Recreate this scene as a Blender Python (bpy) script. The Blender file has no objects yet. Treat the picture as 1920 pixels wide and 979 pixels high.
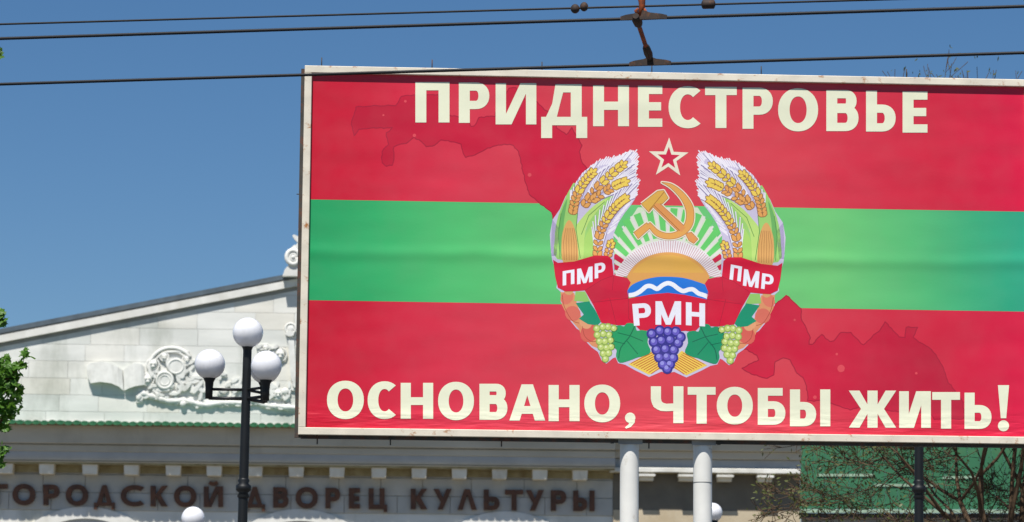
import bpy, math, random
from mathutils import Vector, Matrix
from mathutils.geometry import delaunay_2d_cdt
R = math.radians
rnd = random.Random(7)
S = bpy.context.scene
C = S.collection

# ------------------------------------------------------------------ camera
FPX = 5750.0                      # focal length in pixels of the 1920 wide photograph
PITCH, ROLL = R(7.95), R(0.50)
CAM = Vector((0, 0, 1.6))
cd = bpy.data.cameras.new('camera'); cam = bpy.data.objects.new('camera', cd); C.objects.link(cam)
cd.sensor_width = 36; cd.lens = FPX / 1920 * 36; cd.clip_start = 0.5; cd.clip_end = 6000
CM = Matrix.Rotation(R(90) + PITCH, 3, 'X') @ Matrix.Rotation(ROLL, 3, 'Z')
cam.matrix_world = Matrix.Translation(CAM) @ CM.to_4x4()
S.camera = cam
cd.dof.use_dof = True; cd.dof.focus_distance = 25.0; cd.dof.aperture_fstop = 5.6

# ------------------------------------------------------------------ light
SUN_EL, SUN_AZ = R(63), R(17)      # azimuth: to the left of straight behind the camera
w = bpy.data.worlds.new('World'); S.world = w; w.use_nodes = True
nt = w.node_tree; nt.nodes.clear()
sky = nt.nodes.new('ShaderNodeTexSky'); sky.sky_type = 'NISHITA'; sky.sun_disc = False
sky.sun_elevation = SUN_EL; sky.sun_rotation = math.pi + SUN_AZ
sky.altitude = 0; sky.air_density = 0.9; sky.dust_density = 0.22; sky.ozone_density = 6.0
hs = nt.nodes.new('ShaderNodeHueSaturation'); hs.inputs['Saturation'].default_value = 1.16
bg = nt.nodes.new('ShaderNodeBackground'); bg.inputs['Strength'].default_value = 0.063
wo = nt.nodes.new('ShaderNodeOutputWorld')
nt.links.new(sky.outputs[0], hs.inputs['Color']); nt.links.new(hs.outputs[0], bg.inputs[0]); nt.links.new(bg.outputs[0], wo.inputs[0])
sd = bpy.data.lights.new('sun', 'SUN'); so = bpy.data.objects.new('sun', sd); C.objects.link(so)
sd.energy = 5.0; sd.angle = R(0.5); sd.color = (1.0, 0.965, 0.91)
sdir = Vector((-math.sin(SUN_AZ) * math.cos(SUN_EL), -math.cos(SUN_AZ) * math.cos(SUN_EL), math.sin(SUN_EL)))
so.rotation_euler = sdir.to_track_quat('Z', 'Y').to_euler(); so.location = (0, -20, 40)
S.view_settings.view_transform = 'Standard'; S.view_settings.look = 'None'
S.view_settings.exposure = 0.36; S.view_settings.gamma = 1.0

# ------------------------------------------------------------------ measuring: a photo pixel -> a point on a plane
def ray(px, py):
    return (CM @ Vector(((px - 960) / FPX, -(py - 489.5) / FPX, -1))).normalized()
class Frame:
    """local frame of a thing: x to the right, y away from the camera, z up; standing on the ground"""
    def __init__(s, px, py, dist, yaw):
        r = ray(px, py); p = CAM + r * (dist / r.y)
        s.o = Vector((p.x, p.y, 0)); s.yaw = yaw
        s.m = Matrix.Translation(s.o) @ Matrix.Rotation(yaw, 4, 'Z'); s.inv = s.m.inverted()
        s.c = s.inv @ CAM; s.r = s.inv.to_3x3()
    def at(s, px, py, y=0.0):
        r = s.r @ ray(px, py); t = (y - s.c.y) / r.y
        return s.c + r * t

# ------------------------------------------------------------------ object helpers
def link(name, me, mt=None, parent=None):
    o = bpy.data.objects.new(name, me); C.objects.link(o)
    if mt is not None and me is not None and not me.materials: me.materials.append(mt)
    if parent is not None: o.parent = parent
    return o
def thing(name, label, cat, loc=(0, 0, 0), yaw=0, group=None):
    o = link(name, None); o.location = loc; o.rotation_euler = (0, 0, yaw)
    tag(o, label, cat, group); o.empty_display_size = .2
    return o
def tag(o, label=None, cat=None, group=None, kind=None):
    if label: o['label'] = label
    if cat: o['category'] = cat
    if group: o['group'] = group
    if kind: o['kind'] = kind
    return o
class MB:
    def __init__(s): s.v = []; s.f = []; s.sm = []
    def add(s, vs, fs, smooth=False):
        b = len(s.v); s.v += [tuple(v) for v in vs]
        s.f += [tuple(b + i for i in f) for f in fs]; s.sm += [smooth] * len(fs); return s
    def box(s, x0, x1, y0, y1, z0, z1):
        return s.add([(x0,y0,z0),(x1,y0,z0),(x1,y1,z0),(x0,y1,z0),(x0,y0,z1),(x1,y0,z1),(x1,y1,z1),(x0,y1,z1)],
                     [(0,3,2,1),(4,5,6,7),(0,1,5,4),(1,2,6,5),(2,3,7,6),(3,0,4,7)])
    def cbox(s, x0, x1, y0, y1, z0, z1, c=.01):
        # chamfered front edge box
        return s.add([(x0,y1,z0),(x1,y1,z0),(x1,y1,z1),(x0,y1,z1),(x0,y0+c,z0),(x1,y0+c,z0),(x1,y0+c,z1),(x0,y0+c,z1),
                      (x0+c,y0,z0+c),(x1-c,y0,z0+c),(x1-c,y0,z1-c),(x0+c,y0,z1-c)],
                     [(0,3,2,1),(0,1,5,4),(1,2,6,5),(2,3,7,6),(3,0,4,7),(4,5,9,8),(5,6,10,9),(6,7,11,10),(7,4,8,11),(8,9,10,11)])
    def prism(s, pts, y0, y1, c=0.0):
        # polygon (x,z) given any order, extruded from y0 (front) to y1
        a = sum(pts[i][0]*pts[(i+1)%len(pts)][1]-pts[(i+1)%len(pts)][0]*pts[i][1] for i in range(len(pts)))
        if a < 0: pts = pts[::-1]
        n = len(pts)
        vs = [(p[0], y0, p[1]) for p in pts] + [(p[0], y1, p[1]) for p in pts]
        fs = [tuple(range(n)), tuple(range(2*n-1, n-1, -1))] + [((i+1)%n, i, n+i, n+(i+1)%n) for i in range(n)]
        return s.add(vs, fs)
    def tube(s, path, rad, n=8, caps=True, smooth=True):
        path = [Vector(p) for p in path]; m = len(path)
        rr = rad if isinstance(rad, (list, tuple)) else [rad] * m
        vs = []; prev = None
        for i, p in enumerate(path):
            d = (path[min(i+1, m-1)] - path[max(i-1, 0)]).normalized()
            if prev is None:
                a = d.orthogonal().normalized()
            else:
                a = (prev - d * prev.dot(d))
                a = a.normalized() if a.length > 1e-6 else d.orthogonal().normalized()
            prev = a; b = d.cross(a)
            for k in range(n):
                t = 2*math.pi*k/n
                vs.append(p + (a*math.cos(t) + b*math.sin(t)) * rr[i])
        fs = [(i*n+k, i*n+(k+1)%n, (i+1)*n+(k+1)%n, (i+1)*n+k) for i in range(m-1) for k in range(n)]
        s.add(vs, fs, smooth)
        if caps:
            b = len(s.v) - len(vs)
            s.f += [tuple(b+k for k in range(n-1, -1, -1)), tuple(b+(m-1)*n+k for k in range(n))]; s.sm += [False, False]
        return s
    def lathe(s, c, prof, n=24, smooth=True):
        vs = []; m = len(prof)
        for r, z in prof:
            for k in range(n):
                t = 2*math.pi*k/n; vs.append((c[0]+r*math.cos(t), c[1]+r*math.sin(t), c[2]+z))
        fs = [(i*n+k, i*n+(k+1)%n, (i+1)*n+(k+1)%n, (i+1)*n+k) for i in range(m-1) for k in range(n)]
        return s.add(vs, fs, smooth)
    def ball(s, c, r, n=16, m=10, sc=(1,1,1)):
        vs = []
        for i in range(m+1):
            a = math.pi*i/m
            for k in range(n):
                t = 2*math.pi*k/n
                vs.append((c[0]+r*sc[0]*math.sin(a)*math.cos(t), c[1]+r*sc[1]*math.sin(a)*math.sin(t), c[2]-r*sc[2]*math.cos(a)))
        fs = [(i*n+k, i*n+(k+1)%n, (i+1)*n+(k+1)%n, (i+1)*n+k) for i in range(m) for k in range(n)]
        return s.add(vs, fs, True)
    def mesh(s, name):
        me = bpy.data.meshes.new(name); me.from_pydata(s.v, [], s.f)
        me.polygons.foreach_set('use_smooth', s.sm); me.validate(); me.update(); return me
    def build(s, name, mt, parent=None):
        return link(name, s.mesh(name), mt, parent)

# ------------------------------------------------------------------ materials
def lin(c):
    return tuple(((v/255)/12.92 if v/255 <= .04045 else ((v/255+.055)/1.055)**2.4) for v in c[:3]) + (1,)
def base_mat(name, rough=.7, spec=.3):
    m = bpy.data.materials.new(name); m.use_nodes = True; n = m.node_tree.nodes; l = m.node_tree.links
    b = n['Principled BSDF']; b.inputs['Roughness'].default_value = rough; b.inputs['Specular IOR Level'].default_value = spec
    return m, n, l, b
def mixrgb(n, l, fac, a, b, blend='MIX'):
    x = n.new('ShaderNodeMix'); x.data_type = 'RGBA'; x.blend_type = blend
    for k, v in ((0, fac), (6, a), (7, b)):
        if hasattr(v, 'is_linked'): l.new(v, x.inputs[k])
        else: x.inputs[k].default_value = v
    return x.outputs[2]
def noise(n, l, scale, detail=4, vec=None, stretch=None, rough=.5):
    t = n.new('ShaderNodeTexCoord'); v = vec or t.outputs['Object']
    if stretch:
        mp = n.new('ShaderNodeMapping'); mp.inputs['Scale'].default_value = stretch; l.new(v, mp.inputs[0]); v = mp.outputs[0]
    x = n.new('ShaderNodeTexNoise'); x.inputs['Scale'].default_value = scale; x.inputs['Detail'].default_value = detail
    x.inputs['Roughness'].default_value = rough; l.new(v, x.inputs['Vector']); return x.outputs['Fac']
def ramp(n, l, fac, stops, inter='LINEAR'):
    r = n.new('ShaderNodeValToRGB'); r.color_ramp.interpolation = inter; e = r.color_ramp.elements
    while len(e) < len(stops): e.new(1.0)
    for i, (p, c) in enumerate(stops): e[i].position = p; e[i].color = c
    l.new(fac, r.inputs[0]); return r.outputs[0]
W0 = (0, 0, 0, 1); W1 = (1, 1, 1, 1)
def stone(name, c1, c2, scale=3, rough=.75, bump=.15, stain=None, stain_amt=.25, per_object=.0, stretch=None):
    m, n, l, b = base_mat(name, rough)
    f = noise(n, l, scale, 6, stretch=stretch)
    col = ramp(n, l, f, [(.3, lin(c1)), (.7, lin(c2))])
    if stain:
        f2 = ramp(n, l, noise(n, l, scale*.45, 8, stretch=(1.0, 1, .35), rough=.65), [(.52, W0), (.72, W1)])
        k = n.new('ShaderNodeMath'); k.operation = 'MULTIPLY'; k.inputs[1].default_value = stain_amt; l.new(f2, k.inputs[0])
        col = mixrgb(n, l, k.outputs[0], col, lin(stain))
    if per_object:
        oi = n.new('ShaderNodeObjectInfo')
        rr = ramp(n, l, oi.outputs['Random'], [(0, (1-per_object, 1-per_object*.9, 1-per_object*.95, 1)), (.5, (1, 1, 1, 1)), (1, (1-per_object*.3, 1-per_object*.45, 1-per_object*.7, 1))])
        col = mixrgb(n, l, 1.0, col, rr, 'MULTIPLY')
    l.new(col, b.inputs['Base Color'])
    if bump:
        bp = n.new('ShaderNodeBump'); bp.inputs['Strength'].default_value = bump; bp.inputs['Distance'].default_value = .02
        l.new(noise(n, l, scale*8, 5), bp.inputs['Height']); l.new(bp.outputs[0], b.inputs['Normal'])
    return m
def paint(name, c, rough=.5, chip=None, chip_lo=.6, chip_hi=.68, scale=6, vary=.08, spec=.4, stretch=None, metal=0):
    m, n, l, b = base_mat(name, rough, spec); b.inputs['Metallic'].default_value = metal
    c0 = tuple(v*(1-vary) for v in c)
    col = ramp(n, l, noise(n, l, scale, 5, stretch=stretch), [(.3, lin(c0)), (.7, lin(c))])
    if chip:
        f2 = ramp(n, l, noise(n, l, scale*1.7, 8, stretch=stretch, rough=.7), [(chip_lo, W0), (chip_hi, W1)])
        col = mixrgb(n, l, f2, col, lin(chip))
    l.new(col, b.inputs['Base Color'])
    return m

M = {}
M['marble'] = stone('marble', (212,212,205), (234,233,226), 1.2, .6, .12, stain=(160,163,150), stain_amt=.7, per_object=.18, stretch=(.35,1,1.4))
M['white_stone'] = stone('white_stone', (208,206,198), (228,226,218), 2, .7, .15, stain=(186,180,162), stain_amt=.5)
M['relief'] = stone('relief_stone', (212,211,204), (232,231,224), 4, .7, .3, stain=(150,150,138), stain_amt=.6)
M['cornice'] = stone('cornice_stone', (190,180,160), (206,196,176), 1.5, .8, .2, stain=(160,150,132), stain_amt=.5, stretch=(.3,1,1))
M['frieze'] = stone('frieze_stone', (184,181,172), (200,197,188), 1.5, .7, .12, stain=(146,146,144), stain_amt=.4, per_object=.08)
M['cove'] = stone('cove_stone', (170,170,168), (184,184,180), 1.5, .8, .2, stain=(168,168,166), stain_amt=.4)
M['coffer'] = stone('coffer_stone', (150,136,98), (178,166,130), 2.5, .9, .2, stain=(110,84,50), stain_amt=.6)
M['modillion'] = stone('modillion_stone', (228,214,188), (240,230,210), 3, .8, .2, stain=(170,150,120), stain_amt=.5)
M['side_wall'] = stone('side_wall_stone', (108,102,90), (126,118,104), 1.2, .85, .3, stain=(110,100,84), stain_amt=.5)
M['tan_wall'] = stone('tan_wall_stone', (180,165,138), (196,182,156), 1.5, .85, .3, stain=(170,146,110), stain_amt=.4)
M['flashing'] = paint('dark_flashing', (96,108,116), .45, scale=2, vary=.2, spec=.5)
M['roof_tile'] = stone('green_glazed_tile', (38,94,62), (66,122,84), 4, .5, .1, stain=(180,190,170), stain_amt=.4, per_object=.15)
M['letter_brown'] = paint('brown_metal', (112,70,44), .5, chip=(84,58,46), chip_lo=.5, chip_hi=.7, scale=3, vary=.3)
M['glass'] = paint('window_glass', (120,140,165), .08, vary=.2, spec=.8, scale=.5)
M['frame_white'] = paint('weathered_white_paint', (234,224,204), .5, chip=(170,112,60), chip_lo=.56, chip_hi=.66, scale=5, vary=.10, stretch=(1,1,1.3))
M['pole_white'] = paint('white_pole_paint', (238,236,228), .55, chip=(176,164,144), chip_lo=.60, chip_hi=.72, scale=3.5, vary=.08)
M['steel_grey'] = paint('grey_steel', (150,150,146), .6, chip=(110,80,60), chip_lo=.6, chip_hi=.7, vary=.2)
M['steel_dark'] = paint('dark_steel', (74,70,64), .7, chip=(96,60,44), chip_lo=.5, chip_hi=.65, vary=.3)
M['lamp_black'] = paint('black_lamp_paint', (20,23,25), .5, vary=.2, spec=.4)
M['wire'] = paint('black_wire', (15,17,22), .65, vary=.2)
M['rust'] = paint('rusty_iron', (176,84,38), .85, chip=(72,46,38), chip_lo=.5, chip_hi=.62, scale=14, vary=.35)
M['clamp'] = paint('dark_clamp', (62,50,44), .75, chip=(104,66,40), chip_lo=.55, chip_hi=.7, scale=12, vary=.3)
M['bark'] = stone('bark', (84,68,52), (112,92,70), 8, .9, .5)
M['twig'] = stone('twig_bark', (66,52,38), (98,78,58), 4, .9, .2)
M['asphalt'] = stone('asphalt', (58,58,60), (72,72,72), 5, .9, .3)
M['paving'] = stone('paving', (92,90,86), (112,108,102), 3, .85, .3)
M['earth'] = stone('ground', (78,86,58), (100,100,74), .3, .95, .2)
M['kerb'] = stone('kerb_stone', (170,168,160), (188,186,178), 4, .85, .3)
M['curtain_glass'] = paint('curtained_glass', (206,214,226), .25, vary=.15, spec=.6, scale=.7)
M['rake_shade'] = stone('rake_shade_grey', (138,136,130), (156,154,146), 2, .85, .2)  # shade put into the colour: darker grey for the strip below the rake cornice
M['green_roof'] = stone('green_metal_roof', (20,66,42), (30,82,52), 1.4, .6, .1, stain=(64,84,44), stain_amt=.8)
M['grey_wall'] = stone('grey_render', (146,138,124), (166,158,144), 1.2, .9, .3)
M['pale_trim'] = paint('pale_trim', (160,184,158), .6, vary=.15)
def leafmat(name, a, b2):
    m, n, l, b = base_mat(name, .5, .35)
    oi = n.new('ShaderNodeObjectInfo'); 
    f = noise(n, l, 9, 3)
    l.new(ramp(n, l, f, [(.3, lin(a)), (.7, lin(b2))]), b.inputs['Base Color'])
    tr = n.new('ShaderNodeBsdfTranslucent'); tr.inputs[0].default_value = lin(tuple(min(255, v*1.25) for v in b2))
    mx = n.new('ShaderNodeMixShader'); mx.inputs[0].default_value = .3
    l.new(b.outputs[0], mx.inputs[1]); l.new(tr.outputs[0], mx.inputs[2]); l.new(mx.outputs[0], n['Material Output'].inputs[0])
    return m
M['maple'] = leafmat('maple_leaf', (42,78,24), (96,138,44))
M['bud'] = leafmat('young_leaf', (66,74,36), (94,100,50))
# globe: opal acrylic
def opal():
    m, n, l, b = base_mat('opal_acrylic', .22, .5)
    b.inputs['Base Color'].default_value = lin((222,222,224))
    b.inputs['Subsurface Weight'].default_value = .8; b.inputs['Subsurface Radius'].default_value = (1,1,1); b.inputs['Subsurface Scale'].default_value = .12
    l.new(ramp(n, l, noise(n, l, 4, 3), [(.3, lin((216,216,218))), (.7, lin((228,228,230)))]), b.inputs['Base Color'])
    return m
M['opal'] = opal()

# ================================================================== GROUND
def sheet(name, x0, x1, y0, y1, z, m, kind='structure'):
    o = MB().add([(x0,y0,z),(x1,y0,z),(x1,y1,z),(x0,y1,z)], [(0,1,2,3)]).build(name, m); return tag(o, kind=kind)
sheet('ground', -1500, 1500, -1500, 3000, 0, M['earth'])
sheet('road', -1500, 1500, 6, 22.6, .004, M['asphalt'])
sheet('square', -90, 90, 23, 108, .12, M['paving'])
sheet('pavement', -1500, 1500, -6, 5.8, .12, M['paving'])
for y in (5.8, 22.6):
    o = MB().box(-1500, 1500, y, y + .2, 0, .14).build('kerb', M['kerb']); tag(o, kind='structure')

# ================================================================== BILLBOARD
BF = Frame(562, 815, 25.0, R(3.1))
bb = thing('billboard', 'large red and green billboard with cream slogan and wheat emblem on two white posts', 'billboard', BF.o, BF.yaw)
P = lambda px, py, y=0.0: BF.at(px, py, y)
z0 = (P(562,814.5).z + P(1920,833).z)/2; z1 = (P(569,122.5).z + P(1920,149).z)/2
xl = (P(561,815).x + P(569.5,123).x)/2; xr = P(1940,500).x
FW = .060
RB = .034                                  # how deep the vinyl sits behind the frame front
fr = [('frame_rail', xl, xr, z1-FW, z1), ('frame_rail', xl, xr, z0, z0+FW)]
for nm, a, b, c, d in fr: MB().cbox(a, b, 0, .042, c, d, .004).build(nm, M['frame_white'], bb)
for a in (xl, xr-FW): MB().cbox(a, a+FW, .0, .042, z0+FW+.001, z1-FW-.001, .004).build('frame_stile', M['frame_white'], bb)
bx0, bx1, bz0, bz1 = xl+FW-.005, xr-FW+.005, z0+FW-.005, z1-FW+.005

# ---- vinyl material with the shared wrinkles
def wrinkles(n, l, b):
    t = n.new('ShaderNodeTexCoord'); o = t.outputs['Object']
    sx = n.new('ShaderNodeSeparateXYZ'); l.new(o, sx.inputs[0])
    def math_(op, a, b_=None):
        x = n.new('ShaderNodeMath'); x.operation = op
        for i, v in enumerate((a, b_)):
            if v is None: continue
            if hasattr(v, 'is_linked'): l.new(v, x.inputs[i])
            else: x.inputs[i].default_value = v
        return x.outputs[0]
    def gauss(v, c, wd):
        d = math_('DIVIDE', math_('SUBTRACT', v, c), wd)
        return math_('EXPONENT', math_('MULTIPLY', math_('MULTIPLY', d, d), -1.0))
    zfold = P(800, 474).z
    zz = math_('ADD', sx.outputs[2], math_('MULTIPLY', math_('SUBTRACT', noise(n, l, .9, 2, stretch=(1,1,.2)), .5), .12))
    fold = math_('MULTIPLY', gauss(zz, zfold, .06), .006)
    # creases near the bottom hem, pulled diagonally
    mp = n.new('ShaderNodeMapping'); mp.inputs['Rotation'].default_value = (0, R(-24), 0); mp.inputs['Scale'].default_value = (1.1, 1, 7)
    l.new(o, mp.inputs[0])
    nz = n.new('ShaderNodeTexNoise'); nz.inputs['Scale'].default_value = 1.5; nz.inputs['Detail'].default_value = 3; l.new(mp.outputs[0], nz.inputs['Vector'])
    creases = math_('MULTIPLY', math_('MULTIPLY', nz.outputs[0], gauss(sx.outputs[2], bz0, .15)), .03)
    ctop = math_('MULTIPLY', math_('MULTIPLY', noise(n, l, 2.5, 2, stretch=(1,1,.5)), gauss(sx.outputs[2], bz1, .25)), .008)
    wide = math_('MULTIPLY', noise(n, l, .8, 2, stretch=(1,1,2.2)), .022)
    grain = math_('MULTIPLY', noise(n, l, 60, 2), .0003)
    h = math_('ADD', math_('ADD', math_('ADD', fold, creases), math_('ADD', wide, ctop)), grain)
    bp = n.new('ShaderNodeBump'); bp.inputs['Strength'].default_value = 1.0; bp.inputs['Distance'].default_value = 1.0
    l.new(h, bp.inputs['Height']); l.new(bp.outputs[0], b.inputs['Normal'])
    return sx
def vinyl(name, stops=None, color=None):
    m, n, l, b = base_mat(name, .42, .35)
    sx = wrinkles(n, l, b)
    if stops:
        mr = n.new('ShaderNodeMapRange'); mr.inputs[1].default_value = bx0; mr.inputs[2].default_value = bx1; l.new(sx.outputs[0], mr.inputs[0])
        u = lambda px: (P(px, 480).x - bx0) / (bx1 - bx0)
        col = ramp(n, l, mr.outputs[0], [(max(0, min(1, u(px))), lin(c)) for px, c in stops])
    else:
        col = mixrgb(n, l, 0.0, lin(color), lin(color))
    # faint printing mottle
    col = mixrgb(n, l, ramp(n, l, noise(n, l, 5, 6), [(.35, W0), (.8, (.06,.06,.06,1))]), col, (.30,.26,.24,1))
    vs_ = ramp(n, l, noise(n, l, 1.3, 3, stretch=(1,1,.03)), [(.3, (.955,.955,.955,1)), (.7, (1,1,1,1))])
    col = mixrgb(n, l, 1.0, col, vs_, 'MULTIPLY')
    l.new(col, b.inputs['Base Color']); return m
VN = {}
def V(c):
    if c not in VN: VN[c] = vinyl('print_%02x%02x%02x' % c, color=c)
    return VN[c]
red = vinyl('print_red_gradient', [(578,(200,16,46)),(690,(206,26,54)),(760,(212,38,64)),(860,(214,50,72)),(1100,(216,62,76)),(1300,(217,66,78)),(1480,(216,62,76)),(1600,(212,46,68)),(1750,(210,36,62)),(1860,(214,28,64)),(1935,(218,22,66))])
green = vinyl('print_green_gradient', [(578,(34,160,96)),(700,(52,172,102)),(840,(78,186,108)),(960,(92,192,112)),(1250,(108,202,118)),(1560,(112,198,116)),(1720,(86,186,116)),(1840,(58,172,122)),(1935,(42,166,130))])
mapc = vinyl('print_map_red', [(578,(186,18,48)),(760,(196,22,54)),(1000,(204,24,58)),(1500,(208,26,60)),(1750,(190,26,56)),(1935,(180,26,56))])

LAY = .00012
def flat(name, polys, mt, parent, lay, px=True):
    """union of polygons given in photo pixels, laid flat on the vinyl as layer number lay"""
    y = RB - lay*LAY
    vs = []; fs = []
    for p in polys:
        b = len(vs)
        q = [P(a[0], a[1], RB) for a in p]
        q = [(v.x, v.z) for v in q]
        ar = sum(q[i][0]*q[(i+1)%len(q)][1]-q[(i+1)%len(q)][0]*q[i][1] for i in range(len(q)))
        if abs(ar) < 1e-7: continue
        if ar < 0: q = q[::-1]
        vs += [Vector(v) for v in q]; fs.append(list(range(b, b+len(q))))
    ov, oe, of, _, _, orf = delaunay_2d_cdt(vs, [], fs, 1, 1e-6)
    m = MB(); m.add([(v.x, y, v.y) for v in ov], [tuple(f) for f, o in zip(of, orf) if o])
    return m.build(name, mt, parent)
# base vinyl: two red fields and the green field between them
gt0, gt1 = P(583,374,RB), P(1920,397,RB); gb0, gb1 = P(580,563,RB), P(1920,584.5,RB)
def zat(a, b, x): return a.z + (b.z-a.z)*(x-a.x)/(b.x-a.x)
MB().box(bx0, bx1, RB, RB+.002, bz0, bz1).build('vinyl_banner', red, bb)
yg = RB - LAY
MB().add([(bx0,yg,zat(gb0,gb1,bx0)),(bx1,yg,zat(gb0,gb1,bx1)),(bx1,yg,zat(gt0,gt1,bx1)),(bx0,yg,zat(gt0,gt1,bx0))],[(0,1,2,3)]).build('green_stripe', green, bb)
MB().box(bx0, bx1, .037, .0415, bz0, bz1).build('backing_sheet', M['steel_grey'], bb)

# ---- stroking and curve helpers in pixel space
def stroke(path, wd, taper=None):
    out = []
    for i in range(len(path)-1):
        (x0,y0),(x1,y1) = path[i], path[i+1]
        L = math.hypot(x1-x0, y1-y0) or 1e-6
        nx, ny = -(y1-y0)/L, (x1-x0)/L
        w0 = wd*(taper[i] if taper else 1)/2; w1 = wd*(taper[i+1] if taper else 1)/2
        out.append([(x0+nx*w0,y0+ny*w0),(x1+nx*w1,y1+ny*w1),(x1-nx*w1,y1-ny*w1),(x0-nx*w0,y0-ny*w0)])
        if 0 < i: out.append(disc(x0, y0, w0, 8))
    return out
def disc(cx, cy, r, n=14, ry=None, rot=0):
    ry = ry or r; c, s_ = math.cos(rot), math.sin(rot)
    return [(cx + r*math.cos(t)*c - ry*math.sin(t)*s_, cy + r*math.cos(t)*s_ + ry*math.sin(t)*c) for t in [2*math.pi*k/n+.1 for k in range(n)]]
def ringstrip(outer, inner):
    return [[outer[i], outer[i+1], inner[i+1], inner[i]] for i in range(len(outer)-1)]
def smooth(pts, k=4, closed=False):
    # Catmull-Rom
    n = len(pts); out = []
    rng = range(n if closed else n-1)
    g = (lambda i: pts[i % n]) if closed else (lambda i: pts[max(0, min(n-1, i))])
    for i in rng:
        p0, p1, p2, p3 = g(i-1), g(i), g(i+1), g(i+2)
        for j in range(k):
            t = j/k
            out.append(tuple(.5*((2*p1[a]) + (-p0[a]+p2[a])*t + (2*p0[a]-5*p1[a]+4*p2[a]-p3[a])*t*t + (-p0[a]+3*p1[a]-3*p2[a]+p3[a])*t**3) for a in (0,1)))
    if not closed: out.append(tuple(pts[-1]))
    return out

# ---- Cyrillic glyphs as polygon unions in the box x0..x1, y0 (top)..y1 (bottom)
def glyph(ch, x0, x1, y0, y1, sv, sh):
    W, H = x1-x0, y1-y0
    rc = lambda a, b, c, d: [(a,b),(c,b),(c,d),(a,d)]
    def bowl(xa, xb, ya, yb, n=14):
        ry = (yb-ya)/2; rx = min(ry*1.02, (xb-xa)*.86); cx = xb-rx; cy = (ya+yb)/2
        th = [-math.pi/2 + math.pi*i/n for i in range(n+1)]
        e = .92
        f = lambda v: math.copysign(abs(v)**e, v)
        out = [(xa,ya)] + [(cx+rx*f(math.cos(t)), cy+ry*f(math.sin(t))) for t in th] + [(xa,yb)]
        ri, rj = rx-sv, ry-sh
        ri = max(ri, 1.0); rj = max(rj, 1.0)
        inn = [(xa,ya+sh)] + [(cx+ri*f(math.cos(t)), cy+rj*f(math.sin(t))) for t in th] + [(xa,yb-sh)]
        return ringstrip(out, inn)
    def arcring(a0, a1, n=28, cx=None, rx=None):
        cx = cx if cx is not None else (x0+x1)/2; cy = (y0+y1)/2; rx = rx or W/2; ry = H/2
        e = .94; f = lambda v: math.copysign(abs(v)**e, v)
        th = [a0 + (a1-a0)*i/n for i in range(n+1)]
        return ringstrip([(cx+rx*f(math.cos(t)), cy+ry*f(math.sin(t))) for t in th],
                         [(cx+(rx-sv*1.05)*f(math.cos(t)), cy+(ry-sh)*f(math.sin(t))) for t in th])
    if ch == 'П': return [rc(x0,y0,x0+sv,y1), rc(x1-sv,y0,x1,y1), rc(x0,y0,x1,y0+sh)]
    if ch == 'Г': return [rc(x0,y0,x0+sv,y1), rc(x0,y0,x1,y0+sh)]
    if ch == 'Р': return [rc(x0,y0,x0+sv,y1)] + bowl(x0+sv*.5, x1, y0, y0+H*.66)
    if ch in 'ИЙ':
        g = [rc(x0,y0,x0+sv*.95,y1), rc(x1-sv*.95,y0,x1,y1), [(x0+sv*.5,y1),(x0+sv*1.45,y1),(x1-sv*.5,y0),(x1-sv*1.45,y0)]]
        if ch == 'Й': g += stroke([(x0+W*.28,y0-H*.2),(x0+W*.42,y0-H*.12),(x0+W*.58,y0-H*.12),(x0+W*.72,y0-H*.2)], sh*.8)
        return g
    if ch == 'Д':
        yb = y0 + H*.76                       # baseline of the letter, feet go on to y1
        bt = yb - sh
        return [rc(x0,bt,x1,yb+.2), rc(x0,yb,x0+sv,y1), rc(x1-sv,yb,x1,y1),
                rc(x1-W*.12-sv,y0,x1-W*.12,bt+1), [(x0+W*.31,y0),(x0+W*.31+sv*.9,y0),(x0+W*.27+sv*.6,y0+H*.36),(x0+W*.10+sv*1.0,bt+1),(x0+W*.10,bt+1),(x0+W*.24,y0+H*.36)],
                rc(x0+W*.31,y0,x1-W*.12,y0+sh)]
    if ch == 'Н': return [rc(x0,y0,x0+sv,y1), rc(x1-sv,y0,x1,y1), rc(x0,y0+H*.40,x1,y0+H*.40+sh)]
    if ch == 'Е': return [rc(x0,y0,x0+sv,y1), rc(x0,y0,x1,y0+sh), rc(x0,y1-sh,x1,y1), rc(x0,y0+H*.4,x1-W*.05,y0+H*.4+sh)]
    if ch == 'С':
        rx = W*.60; return arcring(R(50), R(310), 26, x0+rx, rx)
    if ch == 'О': return arcring(0, 2*math.pi, 40)
    if ch == 'Т': return [rc(x0,y0,x1,y0+sh), rc((x0+x1-sv)/2,y0,(x0+x1+sv)/2,y1)]
    if ch == 'В': return [rc(x0,y0,x0+sv,y1)] + bowl(x0+sv*.5, x1-W*.06, y0, y0+H*.53) + bowl(x0+sv*.5, x1, y0+H*.53-sh*.85, y1)
    if ch == 'Ь': return [rc(x0,y0,x0+sv,y1)] + bowl(x0+sv*.5, x1, y0+H*.34, y1)
    if ch == 'Б': return [rc(x0,y0,x0+sv,y1), rc(x0,y0,x1-W*.1,y0+sh)] + bowl(x0+sv*.5, x1, y0+H*.36, y1)
    if ch == 'Ы':
        xm = x0 + W*.65
        return [rc(x0,y0,x0+sv,y1), rc(x1-sv,y0,x1,y1)] + bowl(x0+sv*.5, xm, y0+H*.34, y1)
    if ch == 'А':
        k = sv*1.02; xm = (x0+x1)/2
        return [[(x0,y1),(x0+k,y1),(xm+k*.32,y0),(xm-k*.55,y0)], [(x1,y1),(x1-k,y1),(xm-k*.32,y0),(xm+k*.55,y0)], rc(x0+W*.22,y0+H*.60,x1-W*.22,y0+H*.60+sh)]
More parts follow.
